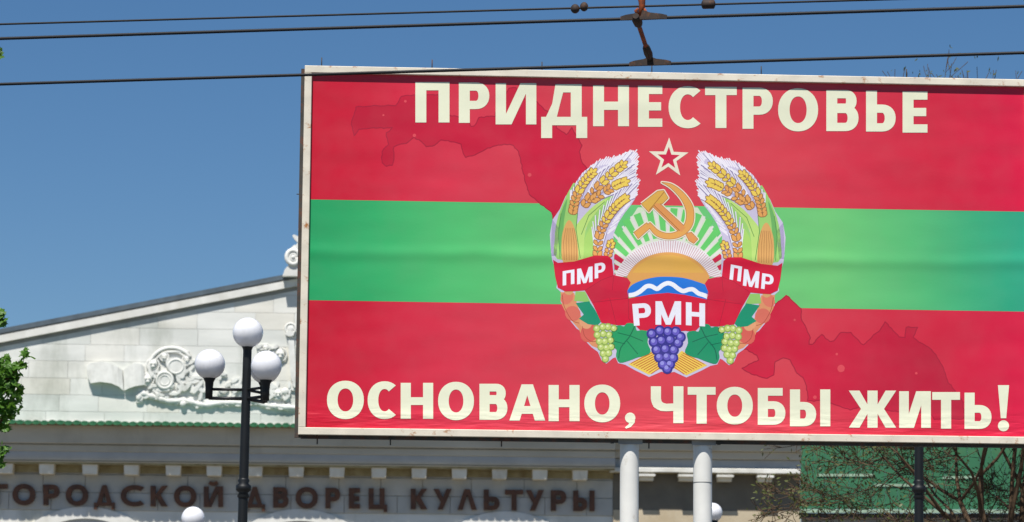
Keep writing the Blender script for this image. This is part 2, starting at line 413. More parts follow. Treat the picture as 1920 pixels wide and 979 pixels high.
    if ch == 'Л':
        k = sv; xm = (x0+x1)/2
        return [[(x0,y1),(x0+k,y1),(xm+k*.32,y0),(xm-k*.55,y0)], [(x1,y1),(x1-k,y1),(xm-k*.32,y0),(xm+k*.55,y0)]]
    if ch == 'Ч':
        c = [(x0+sv/2,y0),(x0+sv/2,y0+H*.34),(x0+sv*.62,y0+H*.47),(x0+sv*1.0,y0+H*.55),(x0+sv*1.5,y0+H*.575),(x1-sv*.6,y0+H*.56)]
        return [rc(x1-sv,y0,x1,y1), rc(x0,y0,x0+sv,y0+H*.36)] + stroke(c, sv, [1,1,.95,.85,.74,.74])
    if ch == 'Ж':
        xm = (x0+x1)/2; k = sv*1.05; ym = (y0+y1)/2
        g = [rc(xm-sv/2,y0,xm+sv/2,y1)]
        for s_ in (-1, 1):
            e = xm + s_*W/2; i = xm + s_*sv*.35
            g += [[(e,y0),(e-s_*k,y0),(i,ym-k*.20),(i,ym+k*.1),(i+s_*k*.75,ym-k*.02)], [(e,y1),(e-s_*k,y1),(i,ym+k*.20),(i,ym-k*.1),(i+s_*k*.75,ym-k*.02)]]
        return g
    if ch == 'К':
        k = sv*1.1; ym = (y0+y1)/2
        return [rc(x0,y0,x0+sv,y1), [(x1,y0),(x1-k,y0),(x0+sv*.8,ym),(x0+sv*1.5,ym+k*.3)], [(x1,y1),(x1-k*1.1,y1),(x0+sv*.9,ym-k*.1),(x0+sv*1.8,ym-k*.5)]]
    if ch == 'У':
        k = sv*1.05
        return [[(x0,y0),(x0+k,y0),(x0+W*.62,y0+H*.66),(x0+W*.40,y0+H*.66)], [(x1,y0),(x1-k,y0),(x0+W*.22,y1),(x0+W*.22+k,y1)]]
    if ch == 'Ц': return [rc(x0,y0,x0+sv,y1-H*.12), rc(x1-sv*1.5,y0,x1-sv*.5,y1-H*.12), rc(x0,y1-H*.12-sh,x1,y1-H*.12), rc(x1-sv*.7,y1-H*.14,x1,y1)]
    if ch == 'М':
        xm = (x0+x1)/2
        return [rc(x0,y0,x0+sv,y1), rc(x1-sv,y0,x1,y1), [(x0,y0),(x0+sv*1.1,y0),(xm+sv*.42,y1),(xm-sv*.42,y1)], [(x1,y0),(x1-sv*1.1,y0),(xm-sv*.42,y1),(xm+sv*.42,y1)]]
    if ch == ',': return [disc(x0+W*.55, y0+W*.45, W*.47, 14), [(x0+W,y0+W*.4),(x0+W*.95,y0+H*.62),(x0+W*.62,y0+H*.88),(x0+W*.2,y1),(x0+W*.08,y0+H*.92),(x0+W*.42,y0+H*.72),(x0+W*.5,y0+W*.6)]]
    if ch == '!':
        yb = y0+H*.715; xm = (x0+x1)/2
        return [[(x0,y0),(x1,y0),(xm+W*.24,yb),(xm-W*.24,yb)], disc(xm, y1-W*.5, W*.5, 16)]
cream = V((236,236,206))
TOP = [('П',778.8,842.8,154,229.8),('Р',860.3,917.5,154.7,230.5),('И',929.3,1005.6,156,233.4),('Д',1014.7,1101,158,259),('Н',1112,1179.3,160,236.8),('Е',1196.2,1241.8,161,238),
       ('С',1253.5,1313.7,161.5,240.7),('Т',1322,1381.4,163,240.2),('Р',1392.2,1449,164.4,241.6),('О',1458.9,1533.9,165.5,246.5),('В',1549.3,1609.7,169,246),('Ь',1623.8,1679.3,170,246.8),('Е',1692.3,1738.9,171.6,248.8)]
BOT = [('О',613.1,682.2,714,786),('С',689.3,742.4,715,786),('Н',751.3,812.2,718,785.4),('О',821.4,888.7,716,788),('В',899,951.4,719.7,787.2),('А',955,1022.2,720.8,788.6),('Н',1028.6,1086.7,722,789.8),
       ('О',1095.5,1162.8,721.2,792),(',',1170,1191,774,804),('Ч',1220.3,1281.4,724.5,793.6),('Т',1289.4,1341.7,725.8,794.4),('О',1343.8,1411.5,725.4,796),('Б',1420.8,1472.6,727.6,796.6),
       ('Ы',1481.1,1556.8,730.3,799.4),('Ж',1591.5,1680.3,732.5,802),('И',1685.9,1745.3,733.7,802.4),('Т',1747.8,1799.9,735.3,803.8),('Ь',1808.4,1859,736.4,804.4),('!',1871,1892,722.3,809)]
for row, sv, sh in ((TOP, 20.5, 15.5), (BOT, 19, 14.5)):
    for ch, a, b, c, d in row:
        flat('letter', glyph(ch, a, b, c, d, sv, sh), cream, bb, 14)

# ---- map silhouettes
mapL = [(658,233),(668,200),(707,198),(743,198),(753,180),(776,178),(822,178),(824,205),(846,217),(868,220),(884,237),(890,236),(898,220),(928,218),(938,190),(955,165),(968,164),(975,185),(1007,191),(1021,206),(1040,215),(1044,240),(1062,252),(1072,240),(1085,262),(1091,272),(1087,284),(1090,302),(1100,316),(1070,380),(1040,420),
        (1034,398),(1015,384),(993,364),(985,340),(978,310),(972,285),(962,272),(945,270),(915,278),(890,290),(873,295),(868,288),(864,270),(845,265),(828,262),(815,273),(800,274),(786,263),(776,258),(762,268),(745,272),(738,275),(738,300),(735,310),(725,311),(716,305),(716,285),(728,270),(724,250),(735,240),(700,240),(672,243),(664,255)]
r6 = lambda pts: [(1380+x/3.263, 540+y/3.263) for x, y in pts]
mapR = r6([(180,150),(245,95),(310,45),(400,130),(395,180),(430,250),(455,305),(445,345),(470,345),(500,305),(525,285),(575,330),(600,320),(640,270),(700,275),(780,350),(880,255),(915,210),(1000,300),(1035,305),(1040,240),(1110,240),(1085,300),(1120,330),(1180,360),(1220,410),(1270,490),(1300,580),(1340,630),(1390,700),(1395,800),(1210,805),(1190,765),(960,755),(770,725),(700,745),(600,715),(560,690),(440,690),(430,600),(410,550),(370,520),(330,440),(290,430),(240,450),(230,530),(190,555),(80,520),(35,490),(140,440),(130,410),(50,370),(90,290)])
def jag(pts, amp, seed):
    r = random.Random(seed); out = []
    for i in range(len(pts)):
        a, b = pts[i], pts[(i+1)%len(pts)]; n = max(1, int(math.hypot(a[0]-b[0], a[1]-b[1])/5))
        for k in range(n):
            t = k/n; out.append((a[0]+(b[0]-a[0])*t + r.uniform(-amp,amp), a[1]+(b[1]-a[1])*t + r.uniform(-amp,amp)))
    return out
for i, mp_ in enumerate((mapL, mapR)):
    j = jag(mp_, 1.0, i)
    o = flat('map_silhouette', [j], mapc, bb, 2)
    flat('map_outline', stroke(j + [j[0]], 1.9), V((172,20,52)), o, 3)
    for (cx, cy, r_) in (([(777,254,3.2),(993,328,3.6),(760,190,2.5),(719,216,2)]) if i == 0 else ([(1577,691,7),(1528,745,3.4),(1569,664,2.4),(1718,700,2.4),(1490,600,2.2)])):
        flat('city_dot', [disc(cx, cy, r_)], V((222,74,84)), o, 4)

# ---- emblem
em = None
CX = 1252.0
mx = lambda p: (2*CX-p[0], p[1] + .026*(CX-p[0]))
def both(polys): return [polys, [[mx(q) for q in p] for p in polys]]
za = lambda pts: [(1000+x/3.916, 240+y/3.916) for x, y in pts]     # tracing grids of the enlarged views
zc = lambda pts: [(1000+x/3.916, 470+y/3.916) for x, y in pts]
zh = lambda pts: [(1120+x/3.627, 330+y/3.627) for x, y in pts]
halo = [(1196,287),(1180,283),(1168,290),(1158,296),(1133,298),(1114,307),(1092,324),(1077,346),(1060,369),(1050,392),(1036,412),(1031,440),(1033,470),(1035,487),(1041,505),(1046,525),(1043,540),(1052,548),(1051,566),(1060,582),(1068,600),(1081,616),(1089,621),(1096,638),(1110,652),(1121,660),(1128,676),(1137,682),(1149,672),(1154,670),(1159,681),(1172,684),(1190,694),(1217,707),(1240,697),(1252,700),
        (1252,560),(1178,560),(1152,517),(1151,462),(1150,440),(1160,417),(1171,400),(1182,386),(1190,374),(1194,364),(1192,355),(1198,342),(1192,331),(1193,318),(1190,300)]
em = flat('emblem', sum(both([halo]), []), V((206,196,220)), bb, 5)
def part(name, polys, c, lay, both_=True):
    r = []
    for ps in (both(polys) if both_ else [polys]): r.append(flat(name, ps, V(c), em, lay))
    return r
spk = []
edge = [(1062,372),(1078,350),(1094,328),(1114,308),(1134,299),(1150,297),(1162,294),(1176,287),(1190,286),(1194,300),(1192,316),(1190,330),(1196,342),(1192,354),(1192,366),(1184,376),(1172,392),(1160,408),(1150,430)]
es = smooth(edge, 7)
for k, (x_, y_) in enumerate(es[::2]):
    t = k/(len(es)/2); an = R(-62 + 26*t); L = (5 + 2.2*math.sin(k*2.3)) if k > 7 else 3
    spk += stroke([(x_-14*math.cos(an), y_-14*math.sin(an)), (x_+L*math.cos(an), y_+L*math.sin(an))], 3.0, [1,.75])
for ps in both(spk): flat('awns', ps, V((240,232,240)), em, 5.4)
# awns: lavender and white hair lines fanning up and inward from the ears
awn = []; awn2 = []
for k in range(9): awn += stroke([(1036+k*1.5, 412+k*2),(1033+k*1.2, 480)], .9)
def clipin(polys):   # keep only the awn lines inside the halo
    out = []
    def inside(p):
        c = False; n = len(halo)
        for i in range(n):
            (xa,ya),(xb,yb) = halo[i], halo[(i+1)%n]
            if (ya > p[1]) != (yb > p[1]) and p[0] < (xb-xa)*(p[1]-ya)/(yb-ya)+xa: c = not c
        return c
    for p in polys:
        a = ((p[0][0]+p[3][0])/2, (p[0][1]+p[3][1])/2); b = ((p[1][0]+p[2][0])/2, (p[1][1]+p[2][1])/2)
        t = 1.0
        while t > .2 and not inside((a[0]+(b[0]-a[0])*t, a[1]+(b[1]-a[1])*t)): t -= .06
        lp = lambda u, v: (u[0]+(v[0]-u[0])*t, u[1]+(v[1]-u[1])*t)
        out.append([p[0], lp(p[0],p[1]), lp(p[3],p[2]), p[3]])
    return out
part('awns', clipin(awn), (150,136,180), 6)
# maize leaves
greens = [smooth([(1045,486),(1040,450),(1044,415),(1056,380),(1070,352),(1078,344),(1084,380),(1082,420),(1090,450),(1110,400),(1130,375),(1150,368),(1140,390),(1122,420),(1117,450),(1118,486)],3,True)]
part('maize_leaf', greens, (158,208,112), 6)
part('maize_leaf', [smooth([(1052,480),(1046,440),(1052,400),(1064,372),(1058,410),(1056,450),(1060,480)],3,True)], (110,178,96), 7)
part('maize_leaf', [smooth([(1085,484),(1080,430),(1092,408),(1116,384),(1140,372),(1118,398),(1098,430),(1094,484)],3,True)], (190,222,120), 7)
part('maize_leaf', [smooth([(1096,486),(1096,450),(1106,428),(1118,412),(1112,440),(1112,486)],3,True)], (172,214,108), 8)
part('leaf_vein', stroke([(1083,400),(1080,430),(1088,484)],1.2) + stroke([(1134,378),(1104,404),(1090,440)],1.1) + stroke([(1052,400),(1047,440),(1050,484)],1.1), (84,138,70), 9)
# maize cob
part('corn_cob', [smooth([(1056,492),(1053,450),(1058,426),(1066,413),(1074,420),(1081,445),(1083,492)],4,True)], (222,168,98), 9)
part('kernel_row', sum([stroke([(1058+k*4.6,488),(1056.5+k*5,455),(1061+k*3,428)],.9) for k in range(6)], []), (178,112,62), 10)
# wheat ears
def grain(cx, cy, ang, L, Wd):
    c, s_ = math.cos(ang), math.sin(ang)
    pts = [(-.5,0),(-.2,-.42),(.2,-.5),(.5,-.12),(.5,.12),(.2,.5),(-.2,.42)]
    return [(cx + L*x*c - Wd*y*s_, cy + L*x*s_ + Wd*y*c) for x, y in pts]
def ear(path, n, L=13, Wd=7.0, off=4.1):
    pts = smooth(path, 8); tot = len(pts)-1; dark = []; lo = []; hi = []
    for k in range(n):
        i = int(k*tot/n); x, y = pts[i]; x2, y2 = pts[min(tot, i+2)]
        if (x2, y2) == (x, y): continue
        a = math.atan2(y2-y, x2-x)
        for s_ in (-1, 1):
            cx = x - s_*off*math.sin(a); cy = y + s_*off*math.cos(a)
            dark.append(grain(cx, cy, a + s_*.74, L+1.6, Wd+1.4))
            (hi if k > n*.42 else lo).append(grain(cx, cy, a + s_*.74, L-1.2, Wd-1.4))
    dark.append(grain(pts[-1][0], pts[-1][1], a, L+1, Wd+1)); hi.append(grain(pts[-1][0], pts[-1][1], a, L-2, Wd-1))
    return dark, lo, hi
ears = [([(1074,398),(1080,370),(1096,340),(1115,320)],13,12), ([(1096,384),(1120,352),(1148,325),(1172,306)],15,12), ([(1112,374),(1140,356),(1162,344),(1176,340)],10,12.5),
        ([(1120,478),(1124,440),(1140,406),(1160,382),(1176,370)],18,12), ([(1140,478),(1144,462),(1147,452)],4,9)]
for pth, n, L in ears[:4]:
    pts = smooth(pth, 8); wl = []; dl = []
    for i in range(0, len(pts)-1, 2):
        (xa_, ya_), (xb_, yb_) = pts[i], pts[i+1]; a = math.atan2(yb_-ya_, xb_-xa_)
        for sg in (-1, 1):
            a2 = a + sg*.20; L2 = 46
            q0 = (xa_ - sg*4*math.sin(a), ya_ + sg*4*math.cos(a)); q1 = (q0[0]+L2*math.cos(a2), q0[1]+L2*math.sin(a2))
            wl += stroke([q0, q1], 2.3, [1,.7]); dl += stroke([(q0[0]+1.5, q0[1]+1.5), (q1[0]+1.5, q1[1]+1.5)], 1.0)
    part('awns', clipin(dl), (134,120,166), 8.6 + ears.index((pth,n,L))*.3); part('awns', clipin(wl), (240,234,242), 8.75 + ears.index((pth,n,L))*.3)
for li, (pth, n, L) in enumerate(ears):
    d, lo, hi = ear(pth, n, L)
    for side in (0, 1):
        dd = both(d)[side]; e = flat('wheat_ear', dd, V((150,98,58)), em, 10.0 + li*.9)
        if lo: flat('grain', both(lo)[side], V((230,164,88)), em, 10.3 + li*.9)
        if hi: flat('grain', both(hi)[side], V((240,206,88)), em, 10.6 + li*.9)
# sun rays over the flag
rc0 = (1252, 548)
rays = []; comb = []
for k in range(-9, 10):
    a = R(-90 + k*8.6); r0, r1 = 88, (158 if abs(k) < 4 else 150 if abs(k) < 6 else 132 if abs(k) < 8 else 112)
    wd = R(1.35)
    rays.append([(rc0[0]+r0*math.cos(a-wd), rc0[1]+r0*math.sin(a-wd)), (rc0[0]+r1*math.cos(a-wd*.6), rc0[1]+r1*math.sin(a-wd*.6)), (rc0[0]+r1*math.cos(a+wd*.6), rc0[1]+r1*math.sin(a+wd*.6)), (rc0[0]+r0*math.cos(a+wd), rc0[1]+r0*math.sin(a+wd))])
flat('sun_ray', rays, V((226,220,214)), em, 4)
# red and green patches between rays (stripe of the flag seen through)
flat('ray_field', [[(1152,470),(1162,440),(1196,389),(1252,388.5),(1308,389),(1344,442),(1354,474),(1350,520),(1154,518)]], V((214,226,196)), em, 3)
pat = [];  pr = []
def wedge(a0, a1, r0, r1): 
    return [(rc0[0]+r0*math.cos(R(a0)), rc0[1]+r0*math.sin(R(a0))), (rc0[0]+r1*math.cos(R(a0)), rc0[1]+r1*math.sin(R(a0))), (rc0[0]+r1*math.cos(R(a1)), rc0[1]+r1*math.sin(R(a1))), (rc0[0]+r0*math.cos(R(a1)), rc0[1]+r0*math.sin(R(a1)))]
def spokes(lay_):
    for k in range(-9, 9):
        a0 = -90 + k*8.6 + 1.9; a1 = a0 + 4.9; am = (a0+a1)/2
        ro = 158 if abs(k+.5) < 6 else 140 if abs(k+.5) < 8 else 124
        ri = 100
        if abs(k+.5) > 5.8: pr.append(wedge(a0, a1, ri, ri+22)); pat.append(wedge(a0, a1, ri+24, ro-4)) if abs(k+.5) < 8 else pr.append(wedge(a0, a1, ri+24, ro-4))
        else: pat.append(wedge(a0, a1, ri+3, ro))
spokes(0)
def clipy(polys, y): 
    out = []
    for p in polys:
        o = []
        for i in range(len(p)):
            a, b = p[i], p[(i+1)%len(p)]
            if a[1] >= y: o.append(a)
            if (a[1] >= y) != (b[1] >= y): t = (y-a[1])/(b[1]-a[1]); o.append((a[0]+(b[0]-a[0])*t, y))
        if len(o) > 2: out.append(o)
    return out
pat = clipy(pat, 388.5)
flat('ray_gap', pat, V((104,204,104)), em, 4.6); flat('ray_gap', pr, V((206,34,72)), em, 4.6)
# comb of short white rays and the sun
A = lambda cx, cy, rx, ry, a0, a1, n=26: [(cx+rx*math.cos(R(a0+(a1-a0)*i/n)), cy+ry*math.sin(R(a0+(a1-a0)*i/n))) for i in range(n+1)]
outer = A(1253, 545, 104, 95, -166, -14, 40); inner = A(1253, 541, 82, 68, -160, -20, 40)
flat('sun_halo', ringstrip(outer, inner), V((232,226,226)), em, 9)
teeth = []
for i in range(57):
    a = R(-163 + 146*i/56); teeth += stroke([(1253+80*math.cos(a), 543+68*math.sin(a)), (1253+103*math.cos(a), 545+94*math.sin(a))], 1.0)
flat('halo_line', teeth, V((196,130,140)), em, 9.6)
sun_p = A(1253, 545, 83, 72, -158, -22, 30) + [(1330,545),(1176,545)]
flat('rising_sun', [sun_p], V((222,160,84)), em, 10)
flat('rising_sun', [A(1253, 545, 78, 67, -150, -30, 30)], V((226,172,80)), em, 10.4)
# river
blue = smooth([(1177,556),(1181,538),(1200,527),(1228,520),(1252,519),(1280,521),(1306,528),(1327,538),(1329,562),(1306,560),(1280,556),(1252,552),(1220,554)], 3, True)
flat('river', [blue], V((30,118,214)), em, 11)
wv = [(1179,554),(1190,552),(1201,546),(1212,537),(1222,537),(1232,542),(1242,535),(1252,531),(1262,534),(1271,541),(1281,546),(1291,543),(1300,543),(1309,550),(1318,553),(1328,557)]
flat('river_wave', stroke(smooth(wv, 3), 8.2), V((244,244,248)), em, 11.7)
# apples and pears along the lower edge
part('fruit', [zc([(200,305),(300,310),(320,385),(350,480),(450,560),(480,720),(430,700),(350,620),(335,578),(250,480),(210,400)])], (226,150,104), 6.2)
for fi, (cx, cy, rx, ry, c) in enumerate(((1063,558,11,14,(226,122,98)),(1074,588,15,14,(220,112,92)),(1105,624,16,19,(218,98,84)),(1098,606,12,10,(232,164,118)),(1066,545,9,8,(216,164,108)))):
    part('fruit', [disc(cx, cy, rx, 18, ry, .6)], c, 6.6 + fi*.25)
part('fruit_line', stroke(smooth([(1054,552),(1058,575),(1072,600),(1086,606)],3),1.0)+stroke(smooth([(1092,612),(1096,630),(1108,640),(1118,640)],3),1.0), (170,70,56), 8)
part('side_leaf', [zc([(310,300),(380,300),(420,380),(300,370)])], (150,200,104), 8)
part('side_leaf', [zc([(310,385),(410,372),(450,430),(500,520),(470,550),(400,540),(335,500),(370,470)])], (24,146,108), 8.4)
# ribbon
ribL = zc([(145,68),(180,90),(300,80),(450,35),(545,38),(578,66),(590,180),(690,200),(715,235),(690,295),(697,352),(860,322),(986.8,310),(986.8,600),(860,585),(790,590),(745,545),(620,548),(500,530),(440,400),(378,292),(300,298),(235,300),(180,272),(160,190)])
part('ribbon', [ribL], (214,20,56), 14.6)
part('ribbon_fold', [zc([(500,215),(590,185),(690,200),(712,232),(690,292),(600,300),(480,260)])] , (206,26,58), 15.2)
part('ribbon_fold', [zc([(378,292),(500,215),(690,295),(697,350),(560,345),(440,385)])], (202,26,58), 15.0)
part('ribbon_line', sum([stroke(zc(q), .8) for q in ([(380,292),(500,216),(590,182)],[(560,345),(610,545)],[(697,300),(700,500),(745,545)],[(440,380),(697,350)],[(590,180),(580,290)])], []), (166,22,50), 15.6)
white = V((240,238,246))
def skew(polys, cx, cy, kx, ky): return [[(x + kx*(y-cy), y + ky*(x-cx)) for x, y in p] for p in polys]
for ch, a, b, c, d, sk, ks in (('П',1055,1077,507,534,.0,-.16),('М',1082,1111,502,531,0,-.17),('Р',1115,1135,493,521,0,-.17),
                               ('П',1369,1390,498,526,-.1,.2),('М',1394,1423,507,538,-.08,.17),('Р',1428,1450,514,543,-.08,.16)):
    flat('ribbon_letter', skew(glyph(ch, a, b, c, d, 6.6, 5), (a+b)/2, (c+d)/2, sk, ks), white, em, 16.4)
for ch, a, b, c, d, ks in (('Р',1187,1221,569,610,-.07),('М',1229,1277,565,609,0),('Н',1286,1322,568,611,.07)):
    flat('ribbon_letter', skew(glyph(ch, a, b, c, d, 10.8, 8.5), (a+b)/2, (c+d)/2, 0 if ch != 'Р' else .08, ks), white, em, 16.4)
# sheaf hatching, vine leaves, grapes
hat = [(1178,683),(1226,657),(1244,676),(1241,690),(1217,703)]
part('straw', [hat], (238,204,84), 8)
hl = []
for k in range(8):
    x0_, y0_ = 1184+k*6.6, 684-k*3.6; hl += stroke([(x0_-1,y0_),(x0_+24,y0_+8-.4*k)] if k > 9 else [(1182+k*5.5,683-k*3.0),(1214+k*3.6,701-k*2.4)], 1.5)
hl2 = []
for k in range(9):
    t = k/8; a = (1183+t*38, 681.5+t*19.5); b = (1224+t*19, 661+t*25)
    hl2 += stroke([a, b], 1.5)
part('straw_line', hl2, (196,92,52), 8.5)
vine = smooth([(1148,618),(1160,610),(1170,612),(1176,606),(1190,608),(1194,620),(1204,619),(1216,624),(1214,642),(1220,660),(1206,668),(1196,670),(1180,676),(1162,680),(1155,668),(1156,656),(1147,648),(1146,632)], 3, True)
for side, c1, c2 in ((0,(40,158,98),(20,112,74)),(1,(22,146,100),(8,104,76))):
    flat('vine_leaf', both([vine])[side], V(c1), em, 15.8)
    veins = stroke(smooth([(1190,612),(1180,632),(1164,652),(1160,672)],3),2)+stroke([(1182,630),(1158,624)],1.6)+stroke([(1182,630),(1206,640)],1.6)+stroke([(1176,640),(1196,664)],1.6)+stroke([(1172,645),(1152,640)],1.5)
    flat('leaf_vein', both(veins)[side], V(c2), em, 16.3)
gg = [(1119,616),(1130,613),(1140,613),(1151,616),(1120,628),(1131,626),(1142,628),(1124,640),(1134,640),(1145,638),(1127,651),(1137,652),(1146,650),(1131,663),(1141,662),(1135,673)]
part('grape', [disc(x,y,7.2,10) for x,y in gg], (150,178,84), 15.8)
part('grape', [disc(x,y,5.2,10) for x,y in gg], (196,214,118), 16.1)
part('grape_shine', [disc(x-1,y-1.5,2.2,8) for x,y in gg], (230,240,178), 16.4)
bg_ = [(1222,626),(1237,620),(1252,622),(1267,622),(1276,632),(1226,641),(1240,638),(1256,637),(1271,643),(1231,656),(1247,654),(1263,656),(1236,670),(1250,669),(1262,671),(1243,683),(1256,683),(1251,691)]
flat('grape', [disc(x,y,10.2,12) for x,y in bg_], V((56,52,140)), em, 16.7)
for gi, (x, y) in enumerate(bg_): flat('grape', [disc(x,y,6.6,12)], V((104,92,190)), em, 17.1)
flat('grape_shine', [disc(x-1.5,y-2,3.9,10) for x,y in bg_], V((152,148,222)), em, 17.5)
# star
def starp(cx, cy, r, q=.4): return [(cx+(r if k % 2 == 0 else r*q)*math.sin(math.pi*k/5+.03), cy-(r if k % 2 == 0 else r*q)*math.cos(math.pi*k/5+.03)) for k in range(10)]
st = flat('star', [starp(1253.5,297,39,.40)], V((238,228,204)), em, 8)
flat('star_field', [starp(1253.5,297,22,.40)], V((206,30,66)), em, 9)
# hammer and sickle
blade_o = zh([(440,45),(500,55),(560,92),(615,150),(650,215),(655,290),(640,345),(600,392),(540,422),(470,428),(405,408),(365,368),(345,330)])
blade_i = zh([(440,45),(488,72),(535,115),(578,170),(604,235),(605,290),(590,335),(560,368),(515,388),(465,390),(415,372),(385,345),(358,318)])
bo = smooth(blade_o, 3); bi = smooth(blade_i, 3)
grip = zh([(250,385),(335,320),(362,350),(278,425)]); grip2 = zh([(600,392),(640,385),(682,430),(655,458),(625,440)])
head = zh([(300,190),(410,105),(450,100),(480,150),(440,190),(400,185),(350,245)])
haft = zh([(375,190),(415,180),(600,350),(575,380),(545,370),(385,215)])
sick = ringstrip(bo, bi)
def fat(polys, d):
    out = []
    for p in polys:
        out.append(p); out += stroke(p + [p[0]], d)
    return out
allp = sick + [grip, grip2, head, haft]
hm = flat('hammer_and_sickle', fat(allp, 6.0), V((238,226,200)), em, 17.8)
flat('hammer_and_sickle', fat(allp, 2.0), V((170,104,52)), em, 18.3)
flat('sickle', sick + [grip], V((230,166,84)), em, 18.9); flat('hammer', [haft, grip2], V((226,152,84)), em, 19.3); flat('hammer_head', [head], V((222,172,76)), em, 19.7)
flat('hammer_line', stroke(zh([(352,235),(455,108)]), 1.2)+stroke(zh([(385,200),(560,372)]), 1.2), V((160,100,50)), em, 20.2)

for o in em.children:
    if o.name.split('.')[0] in ('grain','grape','grape_shine','awns','ray_gap','sun_ray','halo_line','kernel_row','straw_line','wheat_ear','fruit_line','leaf_vein'): o['kind'] = 'stuff'
# ---- posts, brackets, pins, rear angle frame
RAD = .078
post_px = (1180, 1317.5)
for px in post_px:
    c = P(px, 900, .048 + RAD)
    MB().lathe((c.x, .048+RAD, 0), [(RAD, 0), (RAD, z0+.9)], 32).build('post', M['pole_white'], bb)
    MB().lathe((c.x, .048+RAD, 0), [(.0, .005), (.2, .005), (.2, .03), (RAD+.001, .03)], 24).build('base_flange', M['steel_grey'], bb)
    if px > 1300: MB().lathe((c.x, .048+RAD, P(1317, 903).z), [(RAD+.0008, -.004), (RAD+.003, 0), (RAD+.0008, .004)], 32).build('weld_seam', M['steel_grey'], bb)
    MB().box(c.x-.1, c.x+.1, .0425, .0465, z0-.04, z0-.001).build('bracket', M['steel_grey'], bb)
MB().box(xl-.03, xl+.02, .044, .09, z0-.02, z1-.02).build('rear_angle', M['steel_dark'], bb)
MB().box(xl+.021, xr, .044, .09, z0-.028, z0+.02).build('rear_angle', M['steel_dark'], bb)
for px in (603, 810, 1016, 1222, 1427, 1699):
    a = P(px, 130, .04); MB().tube([(a.x,.03,z1-.002),(a.x,.03,z1+.075)], .0045, 6).build('tie_pin', M['steel_dark'], bb)
for px in (595, 732, 940, 1216):
    a = P(px, 820, .06); MB().tube([(a.x,.03,z0+.002),(a.x,.03,z0-.075)], .006, 6).build('tie_pin', M['steel_dark'], bb)
a = P(560, 362); MB().tube([(xl-.05,.06,a.z),(xl+.001,.06,a.z)], .004, 6).build('tie_pin', M['steel_dark'], bb)
for px in (1148, 1348):
    a = P(px, 830, .05); MB().box(a.x-.013, a.x+.013, .045, .075, z0-.035, z0-.001).build('bolt', M['steel_dark'], bb)

# ================================================================== PALACE OF CULTURE
DB = 110.0
G = Frame(600, 800, DB, R(2.3))
pal = thing('palace_of_culture', 'white stone palace of culture with pediment, green tiled cornice and brown letters', 'building', G.o, G.yaw)
Q = lambda px, py, y=0.0: G.at(px, py, y)
X = lambda px: Q(px, 850).x
Z = lambda py, y=0.0: Q(600, py, y).z
XL, XE = X(-420), X(1500); XM = X(1150)
LIP = -1.535
zt = Z(799, LIP)                                   # lower edge of the tiles
z_fr = Z(894); z_arch = Z(940)
# wall behind everything, with arched openings
def wall_piece(name, x0, x1, y0, y1, za_, zb_, mt, parent=pal): return MB().box(x0, x1, y0, y1, za_, zb_).build(name, mt, parent)
z_cap = Z(895, 0)
wall_piece('frieze_wall', XL, XM, .06, 1.2, Z(962), z_cap+1.9, M['frieze'])
wall_piece('side_wall', XM+.001, XE, -.03, 1.2, Z(950), z_cap+1.9, M['side_wall'])
wall_piece('lower_side_wall', XM+.001, XE, -.06, 1.19, .12, Z(950)-.002, M['tan_wall'])
# arches: ring + spandrel wall below the frieze
RR = 3.35; RW = .42
apx = [165, 565, 950]; acx = [X(p) for p in apx]; acx = [acx[0]-7.6] + acx
azc = Z(955) - RR
def arch_wall():
    m = MB(); ztop = Z(962)-.002
    xs = [XL]
    for c in acx: xs += [c-RR+.2, c+RR-.2]
    xs += [XM]
    zs = .12
    for i in range(0, len(xs), 2): m.box(xs[i], xs[i+1], .05, 1.2, zs, ztop)
    for c in acx:
        n = 40; r = RR - .2
        pts = [(c - r*math.cos(math.pi*k/n), azc + r*math.sin(math.pi*k/n)) for k in range(n+1)]
        for k in range(n):
            (xa, za_), (xb, zb_) = pts[k], pts[k+1]
            if min(za_, zb_) >= ztop: continue
            m.add([(xa,.05,min(za_,ztop)),(xb,.05,min(zb_,ztop)),(xb,.05,ztop),(xa,.05,ztop),(xa,.5,min(za_,ztop)),(xb,.5,min(zb_,ztop))], [(0,1,2,3),(0,4,5,1)])
    return m
arch_wall().build('arcade_wall', M['marble'], pal)
for c in acx:
    n = 48
    m = MB(); po = [(c - RR*math.cos(math.pi*k/n), azc + RR*math.sin(math.pi*k/n)) for k in range(n+1)]
    pi_ = [(c - (RR-RW)*math.cos(math.pi*k/n), azc + (RR-RW)*math.sin(math.pi*k/n)) for k in range(n+1)]
    for k in range(n):
        a, b, c2, d = po[k], po[k+1], pi_[k+1], pi_[k]
        m.add([(a[0],-.03,a[1]),(b[0],-.03,b[1]),(c2[0],-.03,c2[1]),(d[0],-.03,d[1]),(a[0],.06,a[1]),(b[0],.06,b[1]),(c2[0],.5,c2[1]),(d[0],.5,d[1])],
              [(0,1,2,3),(1,0,4,5),(3,2,6,7)])
    m.build('archivolt', M['white_stone'], pal)
    MB().box(c-RR+.15, c+RR-.15, .42, .44, .13, azc+RR-.1).build('arch_window', M['curtain_glass'], pal)
# frieze slabs (two courses), each its own piece
zr = [Z(962)+.004, (Z(962)+z_cap)/2, z_cap]
rs = random.Random(3)
for r_ in range(2):
    x = X(-60) + (.8 if r_ else 0)
    while x < XM-.3:
        wd = min(rs.choice([1.5, 1.75, 1.9]), XM-x)
        MB().cbox(x+.008, x+wd-.008, rs.uniform(.0,.006), .058, zr[r_]+.008, zr[r_+1]-.008, .008).build('marble_panel', M['frieze'], pal)
        x += wd
# horizontal bands of the entablature
lev = [Z(870.5, -.9), Z(868.5, -.95), Z(851, -1.1), Z(836, -1.25), zt-.02]
